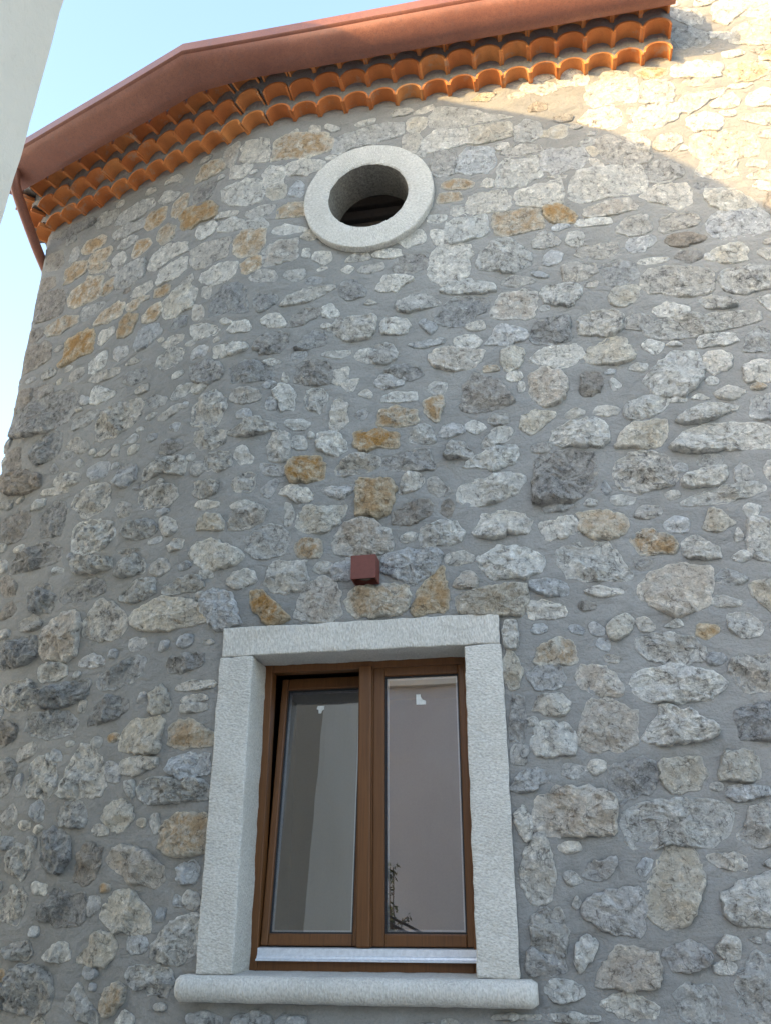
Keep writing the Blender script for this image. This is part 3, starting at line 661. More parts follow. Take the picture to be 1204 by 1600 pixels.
w -784 4094 -762 4132 -603 4134 -599 4078 -700 4079
l 587 3249 648 3292 702 3259 687 3208 645 3207
p -422 3011 -389 3059 -342 3068 -305 3036 -314 2996 -392 2993
w 667 5752 714 5768 801 5724 811 5658 797 5617 730 5662
w -689 5189 -645 5218 -549 5250 -521 5197 -541 5152 -646 5146
g -1622 5077 -1526 5110 -1432 5079 -1438 5008 -1541 5018
w 1089 3476 1099 3534 1162 3538 1143 3432 1103 3435
g -3173 3093 -3164 3141 -3042 3152 -2968 3101 -2994 3067 -3103 3063
w -376 4416 -366 4457 -260 4458 -231 4417 -264 4374 -333 4389
b -3432 3441 -3344 3446 -3253 3378 -3252 3316 -3371 3326
g -537 3529 -535 3593 -502 3608 -438 3529 -439 3502 -504 3503
l 12 2112 35 2154 111 2143 138 2128 68 2096
e -622 6068 -616 6157 -564 6181 -493 6152 -499 6083 -556 6040
w 187 2940 256 2957 363 2941 369 2919 243 2913
w -1861 2575 -1843 2606 -1729 2608 -1631 2602 -1637 2567 -1762 2572
o -1681 5170 -1678 5206 -1599 5229 -1532 5210 -1539 5138 -1625 5114 -1660 5126
d -2183 4017 -2143 4092 -2015 4057 -2008 4002 -2116 3984
w 1307 5317 1347 5356 1472 5344 1460 5276 1329 5300
e -1530 5702 -1529 5775 -1448 5788 -1404 5745 -1410 5667 -1484 5657
d -2582 4634 -2549 4684 -2384 4683 -2372 4602 -2464 4585
w -338 1176 -301 1197 -141 1196 -142 1180
g -3015 4285 -2954 4344 -2789 4235 -2825 4199 -2912 4211
l -479 3854 -461 3900 -393 3912 -343 3878 -353 3850 -437 3835
g -3000 4422 -2982 4476 -2795 4487 -2748 4461 -2838 4411 -2963 4388
w 1223 4489 1285 4502 1333 4484 1318 4398 1271 4416
g 949 3459 956 3508 987 3545 1027 3481 1013 3444 962 3439
e 188 5860 200 5898 297 5917 354 5905 348 5841 290 5826
b -3689 5804 -3693 5895 -3480 5831 -3450 5738 -3595 5737
o -3215 5964 -3171 6034 -3006 6021 -2972 5961 -3035 5916 -3180 5912
b -3645 4811 -3685 4902 -3504 4871 -3480 4773 -3568 4736
o -2447 5730 -2437 5809 -2367 5826 -2295 5773 -2298 5692 -2387 5662
g -3094 5361 -3079 5403 -2890 5385 -2853 5351 -2921 5310 -3040 5287 -3083 5310
g -3038 2018 -3014 2056 -2967 2084 -2924 2048 -2915 1987 -2970 1968
g 463 3307 502 3353 578 3346 582 3307 520 3288
w -1479 5384 -1461 5425 -1368 5433 -1275 5392 -1283 5362 -1416 5359
p -1911 6198 -1904 6267 -1809 6282 -1773 6263 -1801 6199 -1806 6101 -1860 6093
o -422 5551 -396 5598 -337 5612 -232 5567 -234 5535 -301 5529
w -2922 4805 -2919 4905 -2779 4946 -2773 4831 -2870 4800
w 342 5127 365 5173 536 5156 532 5119 408 5115
w -644 5908 -638 6030 -556 6026 -537 5981 -578 5888
l -1094 3579 -1081 3596 -1003 3589 -935 3602 -943 3565 -994 3533 -1063 3553
o 799 6272 877 6289 978 6259 971 6205 867 6201
w -1896 5568 -1882 5628 -1763 5613 -1694 5557 -1727 5506 -1807 5528
y 665 2704 676 2751 752 2741 753 2715 695 2682
b -3672 5281 -3680 5382 -3636 5408 -3505 5389 -3481 5325 -3584 5264
w -1617 3860 -1586 3909 -1545 3886 -1502 3820 -1509 3792 -1577 3798
w -2117 3553 -2096 3578 -2010 3549 -1978 3485 -2056 3453
g -3120 6192 -3063 6242 -2922 6222 -2893 6148 -2957 6103 -3074 6126
o -2339 5891 -2330 5987 -2250 6034 -2198 6024 -2208 5929 -2284 5852
w -1073 4251 -1065 4324 -974 4334 -982 4261 -1027 4230
w -1512 4727 -1464 4763 -1405 4759 -1362 4691 -1371 4664 -1449 4681
w 928 3944 1004 3979 1067 3939 1010 3908 942 3921
o -2674 5717 -2643 5802 -2536 5783 -2490 5721 -2563 5669 -2643 5662
l -2595 2789 -2590 2824 -2496 2848 -2416 2811 -2422 2776
g -102 4790 -47 4826 33 4814 83 4773 12 4761 -42 4758
g 787 3564 818 3601 901 3588 896 3554 825 3535
g -2917 4741 -2851 4782 -2631 4759 -2637 4712 -2764 4705
o -3119 5849 -3078 5891 -2916 5871 -2890 5817 -2960 5768 -3092 5795
g -1672 5587 -1663 5623 -1515 5625 -1476 5602 -1500 5556 -1599 5546
l -2281 2173 -2290 2252 -2234 2252 -2190 2191 -2206 2157
w -1826 2468 -1810 2506 -1754 2504 -1658 2491 -1664 2460 -1748 2460
o -2481 5093 -2441 5154 -2360 5168 -2311 5118 -2356 5046 -2462 5060
g -2153 3273 -2130 3316 -2037 3317 -2007 3265 -2071 3230
w 279 5017 294 5084 366 5095 367 5003 321 4981
o -444 5435 -437 5503 -379 5512 -307 5499 -309 5442 -381 5437
l -1441 3744 -1443 3778 -1315 3737 -1313 3693 -1412 3707
w 754 2847 774 2884 876 2851 863 2830 786 2835
w -1689 5489 -1681 5538 -1552 5518 -1506 5480 -1515 5444 -1615 5455
b -3473 4810 -3472 4874 -3289 4842 -3243 4777 -3366 4764
g -2989 2322 -2972 2380 -2886 2399 -2839 2361 -2882 2331 -2967 2312
b 850 4822 883 4858 953 4847 983 4800 925 4774
w -1829 5986 -1831 6078 -1708 6037 -1655 5999 -1702 5964 -1739 5940
w -1704 1618 -1676 1648 -1631 1638 -1615 1599 -1629 1573 -1669 1586
w -1745 4736 -1689 4775 -1608 4750 -1572 4695 -1614 4683 -1718 4704
w -2080 5597 -2075 5676 -1910 5641 -1955 5568 -2021 5558
l 145 4890 149 4946 196 4973 247 4942 234 4899 179 4874
l 22 3383 58 3397 132 3408 181 3386 129 3365 48 3363
l -2793 2029 -2789 2067 -2744 2097 -2710 2063 -2707 1996 -2751 1989
w -837 5105 -823 5138 -679 5127 -679 5079 -775 5077
w -2626 5330 -2591 5382 -2454 5380 -2438 5321 -2505 5296 -2606 5295
w 588 6265 621 6306 743 6285 756 6226 652 6236
v -2144 4377 -2102 4443 -1987 4429 -1993 4375 -2090 4355
w -1324 4003 -1312 4037 -1220 4022 -1183 3997 -1227 3962 -1273 3977
g -537 4136 -497 4182 -428 4163 -447 4105 -490 4100
l -644 4451 -572 4452 -455 4468 -442 4435 -500 4421 -572 4415
w 325 3900 351 3929 450 3913 437 3876 337 3882
g -2484 3715 -2447 3758 -2350 3715 -2366 3658 -2444 3664
w 605 4278 652 4304 718 4274 667 4216
l -2232 2839 -2235 2892 -2124 2885 -2117 2841 -2183 2824
w 1265 4790 1303 4808 1371 4797 1361 4740 1308 4737
g -2356 4408 -2296 4446 -2179 4399 -2192 4352 -2270 4359
g -1389 5036 -1371 5069 -1262 5070 -1250 5026 -1308 4994
o -3106 5743 -3092 5795 -2959 5760 -2887 5709 -2943 5676 -3074 5701
l -2288 1543 -2293 1627 -2229 1627 -2220 1578
w 352 3405 371 3418 474 3404 453 3372 384 3373
l -1422 3580 -1434 3629 -1365 3670 -1346 3649 -1386 3568
w -1200 5139 -1187 5191 -1097 5171 -1095 5110 -1144 5094
g -928 5000 -899 5031 -784 5043 -771 4999 -860 4978
b -474 3398 -473 3451 -440 3475 -408 3446 -434 3377
v -3180 3971 -3160 4012 -2935 3980 -2941 3937
w -1132 4704 -1134 4772 -1087 4788 -1042 4725 -1046 4692
l -1379 5675 -1371 5726 -1332 5786 -1288 5737 -1300 5647
w 957 3304 985 3326 1040 3307 989 3245
w -2478 6100 -2425 6148 -2284 6080 -2323 6040 -2440 6038
b -3361 3181 -3338 3259 -3271 3279 -3235 3222 -3273 3178
w 130 2137 152 2165 203 2154 195 2126 165 2108
p -2041 4928 -2040 5025 -1957 4981 -1942 4903 -1985 4883
w -1286 3875 -1270 3923 -1207 3916 -1204 3847 -1249 3847
l -2010 4668 -1950 4687 -1884 4659 -1890 4603 -2003 4607
w -1303 3495 -1296 3518 -1269 3511 -1249 3445 -1264 3401 -1299 3404 -1293 3458
g 1053 6118 1093 6143 1236 6117 1195 6085 1121 6082
w -16 1820 55 1837 71 1805 5 1793
g -2236 4260 -2208 4285 -2061 4318 -2055 4273 -2163 4239
w -1135 3144 -1103 3176 -1044 3167 -1043 3129 -1092 3115
g -3113 4816 -3094 4874 -2989 4877 -2959 4805 -3029 4777
w -492 5229 -482 5239 -416 5216 -418 5132 -466 5128
o -2926 5461 -2918 5540 -2823 5564 -2806 5468 -2896 5422
w -2035 1114 -1994 1159 -1934 1143 -1930 1117
l 291 1721 323 1764 358 1759 315 1699
w -1124 4438 -1097 4456 -976 4451 -975 4419 -1030 4405
w 412 2782 444 2796 481 2767 467 2736 427 2738
w -2871 5042 -2857 5127 -2752 5122 -2736 5071 -2810 5033 -2835 5010
l -1888 2826 -1875 2859 -1795 2855 -1794 2805 -1857 2797
w -2268 4805 -2206 4844 -2100 4830 -2107 4785 -2223 4772
w -1861 3602 -1818 3621 -1691 3583 -1710 3559 -1824 3575
w -1616 3550 -1550 3567 -1474 3548 -1482 3530 -1584 3516
w -1821 2515 -1804 2541 -1701 2542 -1660 2514 -1754 2508
w -315 4514 -301 4539 -221 4549 -197 4498 -250 4489
d -2217 4921 -2183 4970 -2091 4972 -2088 4898 -2159 4888
o -2653 5267 -2603 5274 -2466 5274 -2454 5236 -2525 5238 -2547 5194 -2638 5222
g -1007 5084 -968 5126 -871 5134 -861 5084 -948 5080
w -335 3886 -291 3915 -227 3870 -286 3843
w 648 4806 669 4833 806 4829 803 4805 711 4796
g -2830 5827 -2793 5882 -2653 5863 -2659 5809 -2747 5791
l -2698 4855 -2689 4927 -2586 4910 -2589 4843 -2657 4823
l -565 4581 -533 4603 -479 4558 -480 4526 -508 4502 -543 4545
w -2709 1671 -2691 1693 -2606 1681 -2603 1641 -2679 1645
o -2403 5230 -2391 5290 -2273 5288 -2270 5216 -2353 5216
w 1324 5243 1360 5283 1405 5251 1448 5208 1398 5206
w 1276 6511 1384 6484 1398 6452 1340 6438 1277 6454
w -2329 1924 -2312 1953 -2234 1943 -2227 1906 -2292 1904
w -509 5305 -499 5352 -394 5334 -404 5299 -472 5286
g -1909 3811 -1905 3881 -1845 3866 -1817 3818 -1860 3794
w -1945 1954 -1944 1983 -1899 1984 -1893 1909 -1917 1903
w -1008 4223 -990 4241 -909 4252 -944 4184 -980 4188
w -370 5342 -363 5396 -297 5390 -289 5340 -337 5312
w 870 3060 924 3093 959 3063 907 3040
w -2150 2150 -2086 2153 -2078 2100 -2094 2071 -2121 2102
w -2867 5729 -2790 5774 -2724 5696 -2754 5653 -2837 5688
w 1320 5398 1344 5441 1416 5415 1400 5370
w -1977 4384 -1969 4426 -1869 4405 -1876 4364 -1949 4359
l -1446 4129 -1431 4189 -1383 4173 -1380 4111
l 199 2772 220 2782 258 2753 245 2727 206 2740
l 220 2675 233 2706 277 2693 268 2651
e -1287 5319 -1253 5363 -1223 5358 -1191 5309 -1220 5283
w -1933 5679 -1890 5713 -1740 5656 -1764 5634 -1858 5657
w 182 3899 231 3927 276 3911 264 3890 199 3881
w -1981 5076 -1974 5135 -1908 5122 -1911 5024
l -2713 2302 -2718 2352 -2646 2330 -2630 2287
w -2426 2362 -2409 2393 -2348 2380 -2352 2340 -2398 2339
w -2089 5106 -2072 5187 -2014 5139 -2043 5051
w -680 3275 -672 3291 -610 3304 -615 3270 -664 3252
l -2986 2209 -2946 2242 -2921 2223 -2923 2152 -2954 2167
w 527 4137 565 4164 617 4158 603 4117
w -574 6211 -532 6251 -459 6264 -450 6227 -512 6205
l -1621 4098 -1614 4138 -1553 4136 -1530 4090
g -3341 5928 -3319 6023 -3278 6028 -3241 5931 -3277 5901
l -1854 1533 -1845 1572 -1798 1579 -1811 1533
g -2794 1874 -2790 1911 -2738 1910 -2734 1864 -2763 1853
g -3326 3051 -3340 3103 -3250 3090 -3238 3044
w 612 3412 665 3426 678 3396 634 3380
g -3473 3592 -3395 3556 -3388 3501 -3448 3501
l -933 4020 -880 4054 -862 4032 -888 3985
w 1304 6021 1334 6041 1449 6028 1391 6001
w 694 3918 733 3945 786 3939 774 3914
w 460 5627 521 5590 535 5543 489 5546
w 786 1743 834 1768 845 1734
w -1783 3168 -1770 3197 -1693 3175 -1690 3148
w -965 6194 -923 6214 -839 6224 -849 6191 -922 6171
l -2501 4157 -2430 4204 -2373 4177 -2395 4150
l -2010 2801 -2006 2851 -1950 2848 -1956 2810
l -2679 1454 -2676 1489 -2619 1490 -2622 1455
l 105 2756 117 2777 167 2763 155 2737
w 528 2749 592 2782 607 2749
g 415 5745 457 5788 519 5756 470 5734
g -2203 5228 -2153 5259 -2085 5296 -2077 5229
w -1484 4442 -1427 4455 -1368 4420 -1424 4411
v -2417 3439 -2305 3436 -2229 3416 -2289 3409 -2390 3424
w 422 4081 440 4085 473 4042 434 4019
l -1757 1599 -1747 1632 -1708 1612 -1704 1586
w -912 4149 -872 4175 -836 4151 -845 4121
g -2918 5665 -2807 5647 -2798 5595 -2866 5595
l 70 4831 106 4842 165 4805 146 4791 95 4810
w -76 5808 -70 5840 -6 5840 1 5806 -48 5796
e 449 5706 487 5711 515 5673 489 5634
w -2948 3400 -2943 3439 -2856 3413 -2863 3384
w -1264 6200 -1254 6241 -1200 6236 -1198 6179 -1231 6179
w -1162 6207 -1147 6240 -1060 6186 -1113 6169
w -181 5532 -146 5576 -108 5556 -120 5514
g -3048 4201 -3035 4244 -2943 4219 -2950 4187
g -2756 4136 -2612 4176 -2596 4160 -2671 4125
g -2589 4757 -2524 4791 -2429 4752 -2475 4744
l -2381 2815 -2376 2854 -2320 2842 -2320 2807
l -2129 4174 -2081 4188 -2042 4171 -2060 4123
l 323 3467 336 3506 362 3454 338 3436
w 1231 5840 1311 5836 1314 5796 1262 5807
w -2583 4124 -2578 4172 -2534 4155 -2532 4099 -2564 4091
l -2117 2546 -2112 2591 -2072 2582 -2072 2541
w 899 3140 918 3213 934 3156
w -2544 2539 -2549 2591 -2506 2587 -2507 2536
l -2945 4586 -2957 4644 -2893 4618 -2882 4561
w 228 3386 256 3408 290 3400 279 3377
w 999 4786 1004 4821 1030 4817 1049 4766
w -1271 5174 -1268 5223 -1233 5217 -1230 5156
w 811 3926 849 3948 898 3916
w 733 4261 762 4279 811 4261 801 4247
w -1814 4820 -1766 4831 -1713 4783 -1749 4778
w 20 1594 36 1624 48 1602 37 1581
w -49 4068 -41 4127 -17 4114 -23 4075
w 210 5522 248 5527 321 5519 310 5496
w -1025 5027 -987 5051 -957 5028 -986 5003
d -3130 4141 -3110 4182 -3060 4124 -3094 4109
w 715 5938 728 5975 764 5960 755 5922
w -1352 4295 -1350 4348 -1320 4302 -1323 4281
w -569 5853 -538 5881 -513 5869 -519 5830
w -1410 6201 -1352 6239 -1345 6202 -1382 6189
g -2895 4127 -2871 4149 -2828 4110 -2845 4092
l -2218 1237 -2213 1263 -2186 1258 -2187 1238
w -887 4760 -859 4784 -812 4754
w 687 1473 724 1474 726 1458
w -1189 3918 -1181 3947 -1158 3925 -1166 3906
w 973 5588 995 5621 1018 5592
"""
TINT = {  # colour, stain colour, stain weight, weathering
 'w': ((.70, .675, .625), (.54, .47, .38), .22, .36), 'g': ((.55, .532, .50), (.46, .41, .35), .2, .62),
 'd': ((.43, .418, .40), (.22, .213, .205), .30, .95), 'b': ((.40, .368, .33), (.35, .29, .23), .40, .55),
 'o': ((.64, .60, .52), (.55, .345, .155), .75, .18), 'y': ((.55, .475, .36), (.52, .295, .10), .90, .14),
 'p': ((.63, .595, .54), (.50, .385, .285), .45, .28), 'e': ((.67, .635, .565), (.57, .48, .355), .5, .22),
 'l': ((.57, .565, .555), (.40, .395, .40), .2, .45), 'v': ((.63, .608, .565), (.43, .36, .27), .25, .95)}

def shape_outline(poly, seed, n):
    """break the traced corners, then chip the edge"""
    p = [Vector(q) for q in poly]
    top = max(0.0, min(1.0, (poly[0][1] - 4.9) / .5))          # squarer blocks in the upper courses
    for f in (.14 - .07 * top, .22 - .04 * top):
        q = []
        for i in range(len(p)):
            a, b = p[i], p[(i + 1) % len(p)]
            q += [a.lerp(b, f), a.lerp(b, 1 - f)]
        p = q
    L = [0]
    for i in range(len(p)): L.append(L[-1] + (p[(i + 1) % len(p)] - p[i]).length)
    out = []; j = 0
    for k in range(n):
        t = L[-1] * k / n
        while L[j + 1] < t: j += 1
        f = (t - L[j]) / max(1e-9, L[j + 1] - L[j]); out.append(p[j].lerp(p[(j + 1) % len(p)], f))
    c = sum(out, Vector((0, 0))) / n
    size = L[-1] / 4
    res = []
    for q in out:
        d = q - c
        v = Vector((q.x, q.y, seed))
        k = (noise.noise(v * 17) * .012 + noise.noise(v * 42) * .011 + noise.noise(v * 95) * .006 + (noise.cell(v * 30)) * .007) * min(1, size / .12)
        res.append(q + d.normalized() * (k + .008) + d * .095)
    return res, c, size

def stone_geo(code, poly, seed, small=False):
    """verts, faces, tint, stain (rgb+weight) per vertex, weathering"""
    rnd = random.Random(seed)
    n = 18 if small else (38 if len(poly) < 7 else 46)
    out, c, size = shape_outline(poly, seed * 3.7, n)
    ruin = {'v': 1.1, 'd': .95, 'g': .85, 'w': .7, 'l': .7, 'b': .6}.get(code, .55)
    low = max(0.0, min(1.0, (5.2 - c.y) / 1.6))               # rougher stones in the lower courses
    H = (.013 + .090 * min(.26, size)) * (.40 + .88 * low) * rnd.uniform(.7, 1.35) * (.6 if small else 1)
    amp = H * (.35 + .65 * ruin * (.45 + .55 * low))
    # broken faces: the lowest of several tilted planes
    planes = []
    for k in range(rnd.choice((4, 5, 6, 7))):
        g = rnd.uniform(.08, .60) * (.35 + .65 * low) * (.6 + .6 * ruin); a = rnd.uniform(0, 6.28)
        planes.append((rnd.uniform(.75, 1.25) * H, g * math.cos(a), g * math.sin(a), rnd.uniform(-.3, .3) * size, rnd.uniform(-.3, .3) * size))
    rings = [(1.05, -.03), (1.0, -.002), (.975, .60), (.93, .90), (.85, .99), (.73, 1.0), (.62, 1.0), (.50, 1.0), (.37, 1.0), (.24, 1.0), (.11, 1.0)]
    if small: rings = [(1.04, -.03), (1.0, -.001), (.90, .75), (.66, 1.0), (.35, 1.0)]
    V, F, W = [], [], []
    def pt(q, r, hh):
        if hh <= 0: h = hh
        else:
            v3 = Vector((q.x, q.y, seed * .37)); w = noise.noise_vector(v3 * 11) * .02
            x, y = q.x - c.x + w.x, q.y - c.y + w.y
            f = min(p0 - gx * (x - ax) - gy * (y - ay) for p0, gx, gy, ax, ay in planes)
            k = noise.noise(v3 * 15) + .7 * noise.noise(v3 * 36) + .5 * noise.noise(v3 * 80)
            rid = 1 - abs(noise.noise(v3 * 22 + Vector((5, 2, 1)))) * 2.4
            h = hh * (max(f, -.2 * H) + k * .42 * amp + max(rid, -1) * .28 * amp)
            h = max(h, .002 * hh - (.006 * ruin if r < .9 else 0))
        return P(q.x, q.y, h)
    for r, hh in rings:
        for q in out:
            qq = c + (q - c) * r
            V.append(pt(qq, r, hh)); W.append(max(0.0, min(1.0, (1.04 - r) * 3.2)))
    V.append(pt(c, 0, 1.0)); W.append(1.0)
    nr = len(rings)
    for a in range(nr - 1):
        for k in range(n):
            k2 = (k + 1) % n
            F.append((a * n + k, a * n + k2, (a + 1) * n + k2, (a + 1) * n + k))
    for k in range(n): F.append(((nr - 1) * n + k, (nr - 1) * n + (k + 1) % n, nr * n))
    t, s, sw, rg = TINT[code]
    b = rnd.uniform(.88, 1.12); wrm = rnd.uniform(-.016, .016)
    tint = (t[0] * b + wrm, t[1] * b, t[2] * b - wrm)
    sw *= rnd.uniform(.75, 1.15)
    return V, F, tint, [(s[0], s[1], s[2], min(1, w * sw)) for w in W], rg * rnd.uniform(.6, 1.1)

def stone_mesh(name, items):
    V, F, T, S, G = [], [], [], [], []
    for v, f, t, s, g in items:
        o = len(V); V += v; F += [tuple(i + o for i in q) for q in f]
        T += [(*t, 1)] * len(v); S += s; G += [g] * len(v)
    me = bpy.data.meshes.new(name); me.from_pydata(V, [], F)
    bm = bmesh.new(); bm.from_mesh(me); bmesh.ops.recalc_face_normals(bm, faces=bm.faces); bm.to_mesh(me); bm.free()
    me.attributes.new('tint', 'FLOAT_COLOR', 'POINT').data.foreach_set('color', np.array(T, dtype=np.float32).ravel())
    me.attributes.new('stain', 'FLOAT_COLOR', 'POINT').data.foreach_set('color', np.array(S, dtype=np.float32).ravel())
    me.attributes.new('ruin', 'FLOAT', 'POINT').data.foreach_set('value', np.array(G, dtype=np.float32))
    me.materials.append(M['stone']); me.update()
    return me

# ------------------------------------------------------------------ the stone house
house = tag(empty('stone_house', (-1.2, 0, 0)),
            'rubble stone house with grey pointing, a brown window, round opening and tiled eaves', 'house')
stones = []
for line in STONES.strip().splitlines():
    t = line.split(); v = [int(k) / 1000 for k in t[1:]]
    stones.append((t[0], [(v[i], v[i + 1]) for i in range(0, len(v), 2)]))

# grid of the pointed wall with the distance to the nearest stone
SA, SB, ZA, ZB, ST = -5.2, 2.7, 0.0, 8.4, 0.015
NS, NZ = int((SB - SA) / ST) + 1, int((ZB - ZA) / ST) + 1
gs = SA + np.arange(NS) * ST; gz = ZA + np.arange(NZ) * ST
D = np.full((NZ, NS), 9.0)
def add_poly(poly, margin=.30):
    p = np.array(poly); lo = p.min(0) - margin; hi = p.max(0) + margin
    i0, i1 = max(0, int((lo[0] - SA) / ST)), min(NS, int((hi[0] - SA) / ST) + 2)
    j0, j1 = max(0, int((lo[1] - ZA) / ST)), min(NZ, int((hi[1] - ZA) / ST) + 2)
    if i0 >= i1 or j0 >= j1: return
    X, Y = np.meshgrid(gs[i0:i1], gz[j0:j1])
    dist = np.full(X.shape, 9.0); ins = np.zeros(X.shape, bool)
    for k in range(len(p)):
        a, b = p[k - 1], p[k]; e = b - a; L = max(1e-9, e @ e)
        u = np.clip(((X - a[0]) * e[0] + (Y - a[1]) * e[1]) / L, 0, 1)
        dist = np.minimum(dist, np.hypot(X - a[0] - u * e[0], Y - a[1] - u * e[1]))
        c1 = (a[1] > Y) != (b[1] > Y)
        den = (b[1] - a[1]) if abs(b[1] - a[1]) > 1e-12 else 1e-12
        ins ^= c1 & (X < (b[0] - a[0]) * (Y - a[1]) / den + a[0])
    sub = D[j0:j1, i0:i1]; np.minimum(sub, np.where(ins, -dist, dist), out=sub)
def Dat(s, z):
    i, j = int(round((s - SA) / ST)), int(round((z - ZA) / ST))
    if not (0 <= i < NS and 0 <= j < NZ): return -1
    return D[j, i]
for c, p in stones: add_poly(p)
Dst = D.copy()
keepout = [[(-1.60, 1.30), (-.20, 1.30), (-.20, 2.87), (-1.60, 2.87)], [(-1.70, 1.20), (-.12, 1.20), (-.12, 1.34), (-1.70, 1.34)],
           [(OC[0] + .42 * math.cos(a), OC[1] + .42 * math.sin(a)) for a in np.linspace(0, 2 * math.pi, 24)[:-1]],
           [(SA - 1, EAVE - .03), (ROOF_END + .02, EAVE - .03), (ROOF_END + .02, 9), (SA - 1, 9)]]
for p in keepout: add_poly(p)
# chips in the joints, and the courses above, below and beside the traced ones
lims = {}
for c, p in stones:
    for s, z in p:
        k = int(z / .25); a, b = lims.get(k, (9, -9)); lims[k] = (min(a, s), max(b, s))
rnd = random.Random(11)
fill = []
for (wd, ht, tries, gap, inner) in ((.34, .19, 1500, .035, 0), (.24, .14, 2500, .03, 0), (.16, .10, 4500, .026, 0), (.085, .05, 9000, .02, 0), (.13, .06, 6000, .022, 1), (.085, .042, 3500, .018, 1), (.055, .028, 1500, .015, 1)):
    for _ in range(tries):
        s, z = rnd.uniform(SA + .1, SB - .1), rnd.uniform(.05, ZB - .1)
        k = lims.get(int(z / .25))
        if k and k[0] < s < k[1] and not inner: continue
        if Dat(s, z) < ht * .4 + gap: continue
        w, h = wd * rnd.uniform(.75, 1.2) / 2, ht * rnd.uniform(.7, 1.25) / 2
        m = rnd.choice((4, 5, 5, 6, 7)); ph = rnd.uniform(0, 6.28); ti = rnd.uniform(-.12, .12)
        poly = []
        for q in range(m):
            a = ph + 2 * math.pi * (q + rnd.uniform(-.25, .25)) / m
            x = w * math.copysign(abs(math.cos(a)) ** .65, math.cos(a)); y = h * math.copysign(abs(math.sin(a)) ** .65, math.sin(a))
            poly.append((s + x - y * ti, z + y + x * ti))
        if any(Dat(*q) < gap for q in poly): continue
        add_poly(poly); fill.append((rnd.choice('wwwgglledvbo' if wd > .06 else 'wwwwlle'), poly, wd))
for c, p, w in fill: Dst = np.minimum(Dst, D)
Dst2 = D

# pointing (the mortar face)
def wall_face():
    hgt = np.zeros((NZ, NS)); hole = np.zeros((NZ, NS), bool)
    V = np.zeros((NZ, NS, 3))
    for i, s in enumerate(gs):
        (x, y), n = base(s)
        for j, z in enumerate(gz):
            d = D[j, i]
            v = Vector((s, z, 3.3))
            h = .007 * noise.noise(v * 3.1) + .0045 * noise.noise(v * 11) + .0025 * noise.noise(v * 27)
            if d < 0: h = min(h, 0) - .012 if d < -.02 else h * .5 - .004
            elif d < .022: h -= .0055 * (1 - d / .022)
            V[j, i] = (x + n[0] * h, y + n[1] * h, z)
    GS, GZ = np.meshgrid((gs[:-1] + gs[1:]) / 2, (gz[:-1] + gz[1:]) / 2)
    cut = (GS > WIN[0] - .06) & (GS < WIN[1] + .06) & (GZ > WIN[2] - .04) & (GZ < WIN[3] + .06)
    cut |= np.hypot(GS - OC[0], GZ - OC[1]) < OR_IN + .06
    cut |= (GS < ROOF_END - .02) & (GZ > 6.70)
    idx = np.arange(NZ * NS).reshape(NZ, NS)
    q = np.stack([idx[:-1, :-1], idx[:-1, 1:], idx[1:, 1:], idx[1:, :-1]], -1)[~cut]
    me = bpy.data.meshes.new('wall')
    me.vertices.add(NZ * NS); me.vertices.foreach_set('co', V.reshape(-1))
    me.loops.add(q.size); me.loops.foreach_set('vertex_index', q.reshape(-1).astype(np.int32))
    me.polygons.add(len(q)); me.polygons.foreach_set('loop_start', np.arange(0, q.size, 4, dtype=np.int32))
    me.polygons.foreach_set('use_smooth', np.ones(len(q), bool))
    me.update(calc_edges=True); me.validate(); me.materials.append(M['mortar'])
    return place(bpy.data.objects.new('wall', me), house)
wall = wall_face()

for k, (c, p) in enumerate(stones[:300]):
    place(bpy.data.objects.new('stone', stone_mesh('stone', [stone_geo(c, p, k + 1)])), wall)
rest = [stone_geo(c, p, 400 + k, True) for k, (c, p) in enumerate(stones[300:])]
rest += [stone_geo(c, p, 1000 + k, w < .1) for k, (c, p, w) in enumerate(fill)]
tag(place(bpy.data.objects.new('small_stones', stone_mesh('small_stones', rest)), wall), kind='stuff')

# back and far sides of the house, so that it is closed
far = P(SA, 0); bm = bmesh.new()
bm_box(bm, -3.2, SB + 3, 4.9, 5.1, 0, 6.5); bm_box(bm, SB, SB + 3.2, -.02, 5.0, 0, 8.4)
from_bm('rear_walls', bm, M['mortar'], house)
bm = bmesh.new()
pts = [(-3.95, .95), (-1.72, -.30), (1.0, -.30), (1.0, 4.9), (-3.2, 4.9)]
lo = [bm.verts.new((x, y, 6.64 + .32 * max(0, y + .3))) for x, y in pts]; hi = [bm.verts.new((x, y, 6.76 + .32 * max(0, y + .3))) for x, y in pts]
bm.faces.new(lo[::-1]); bm.faces.new(hi)
for k in range(5): bm.faces.new((lo[k], lo[(k + 1) % 5], hi[(k + 1) % 5], hi[k]))
from_bm('roof', bm, M['tile'], house)

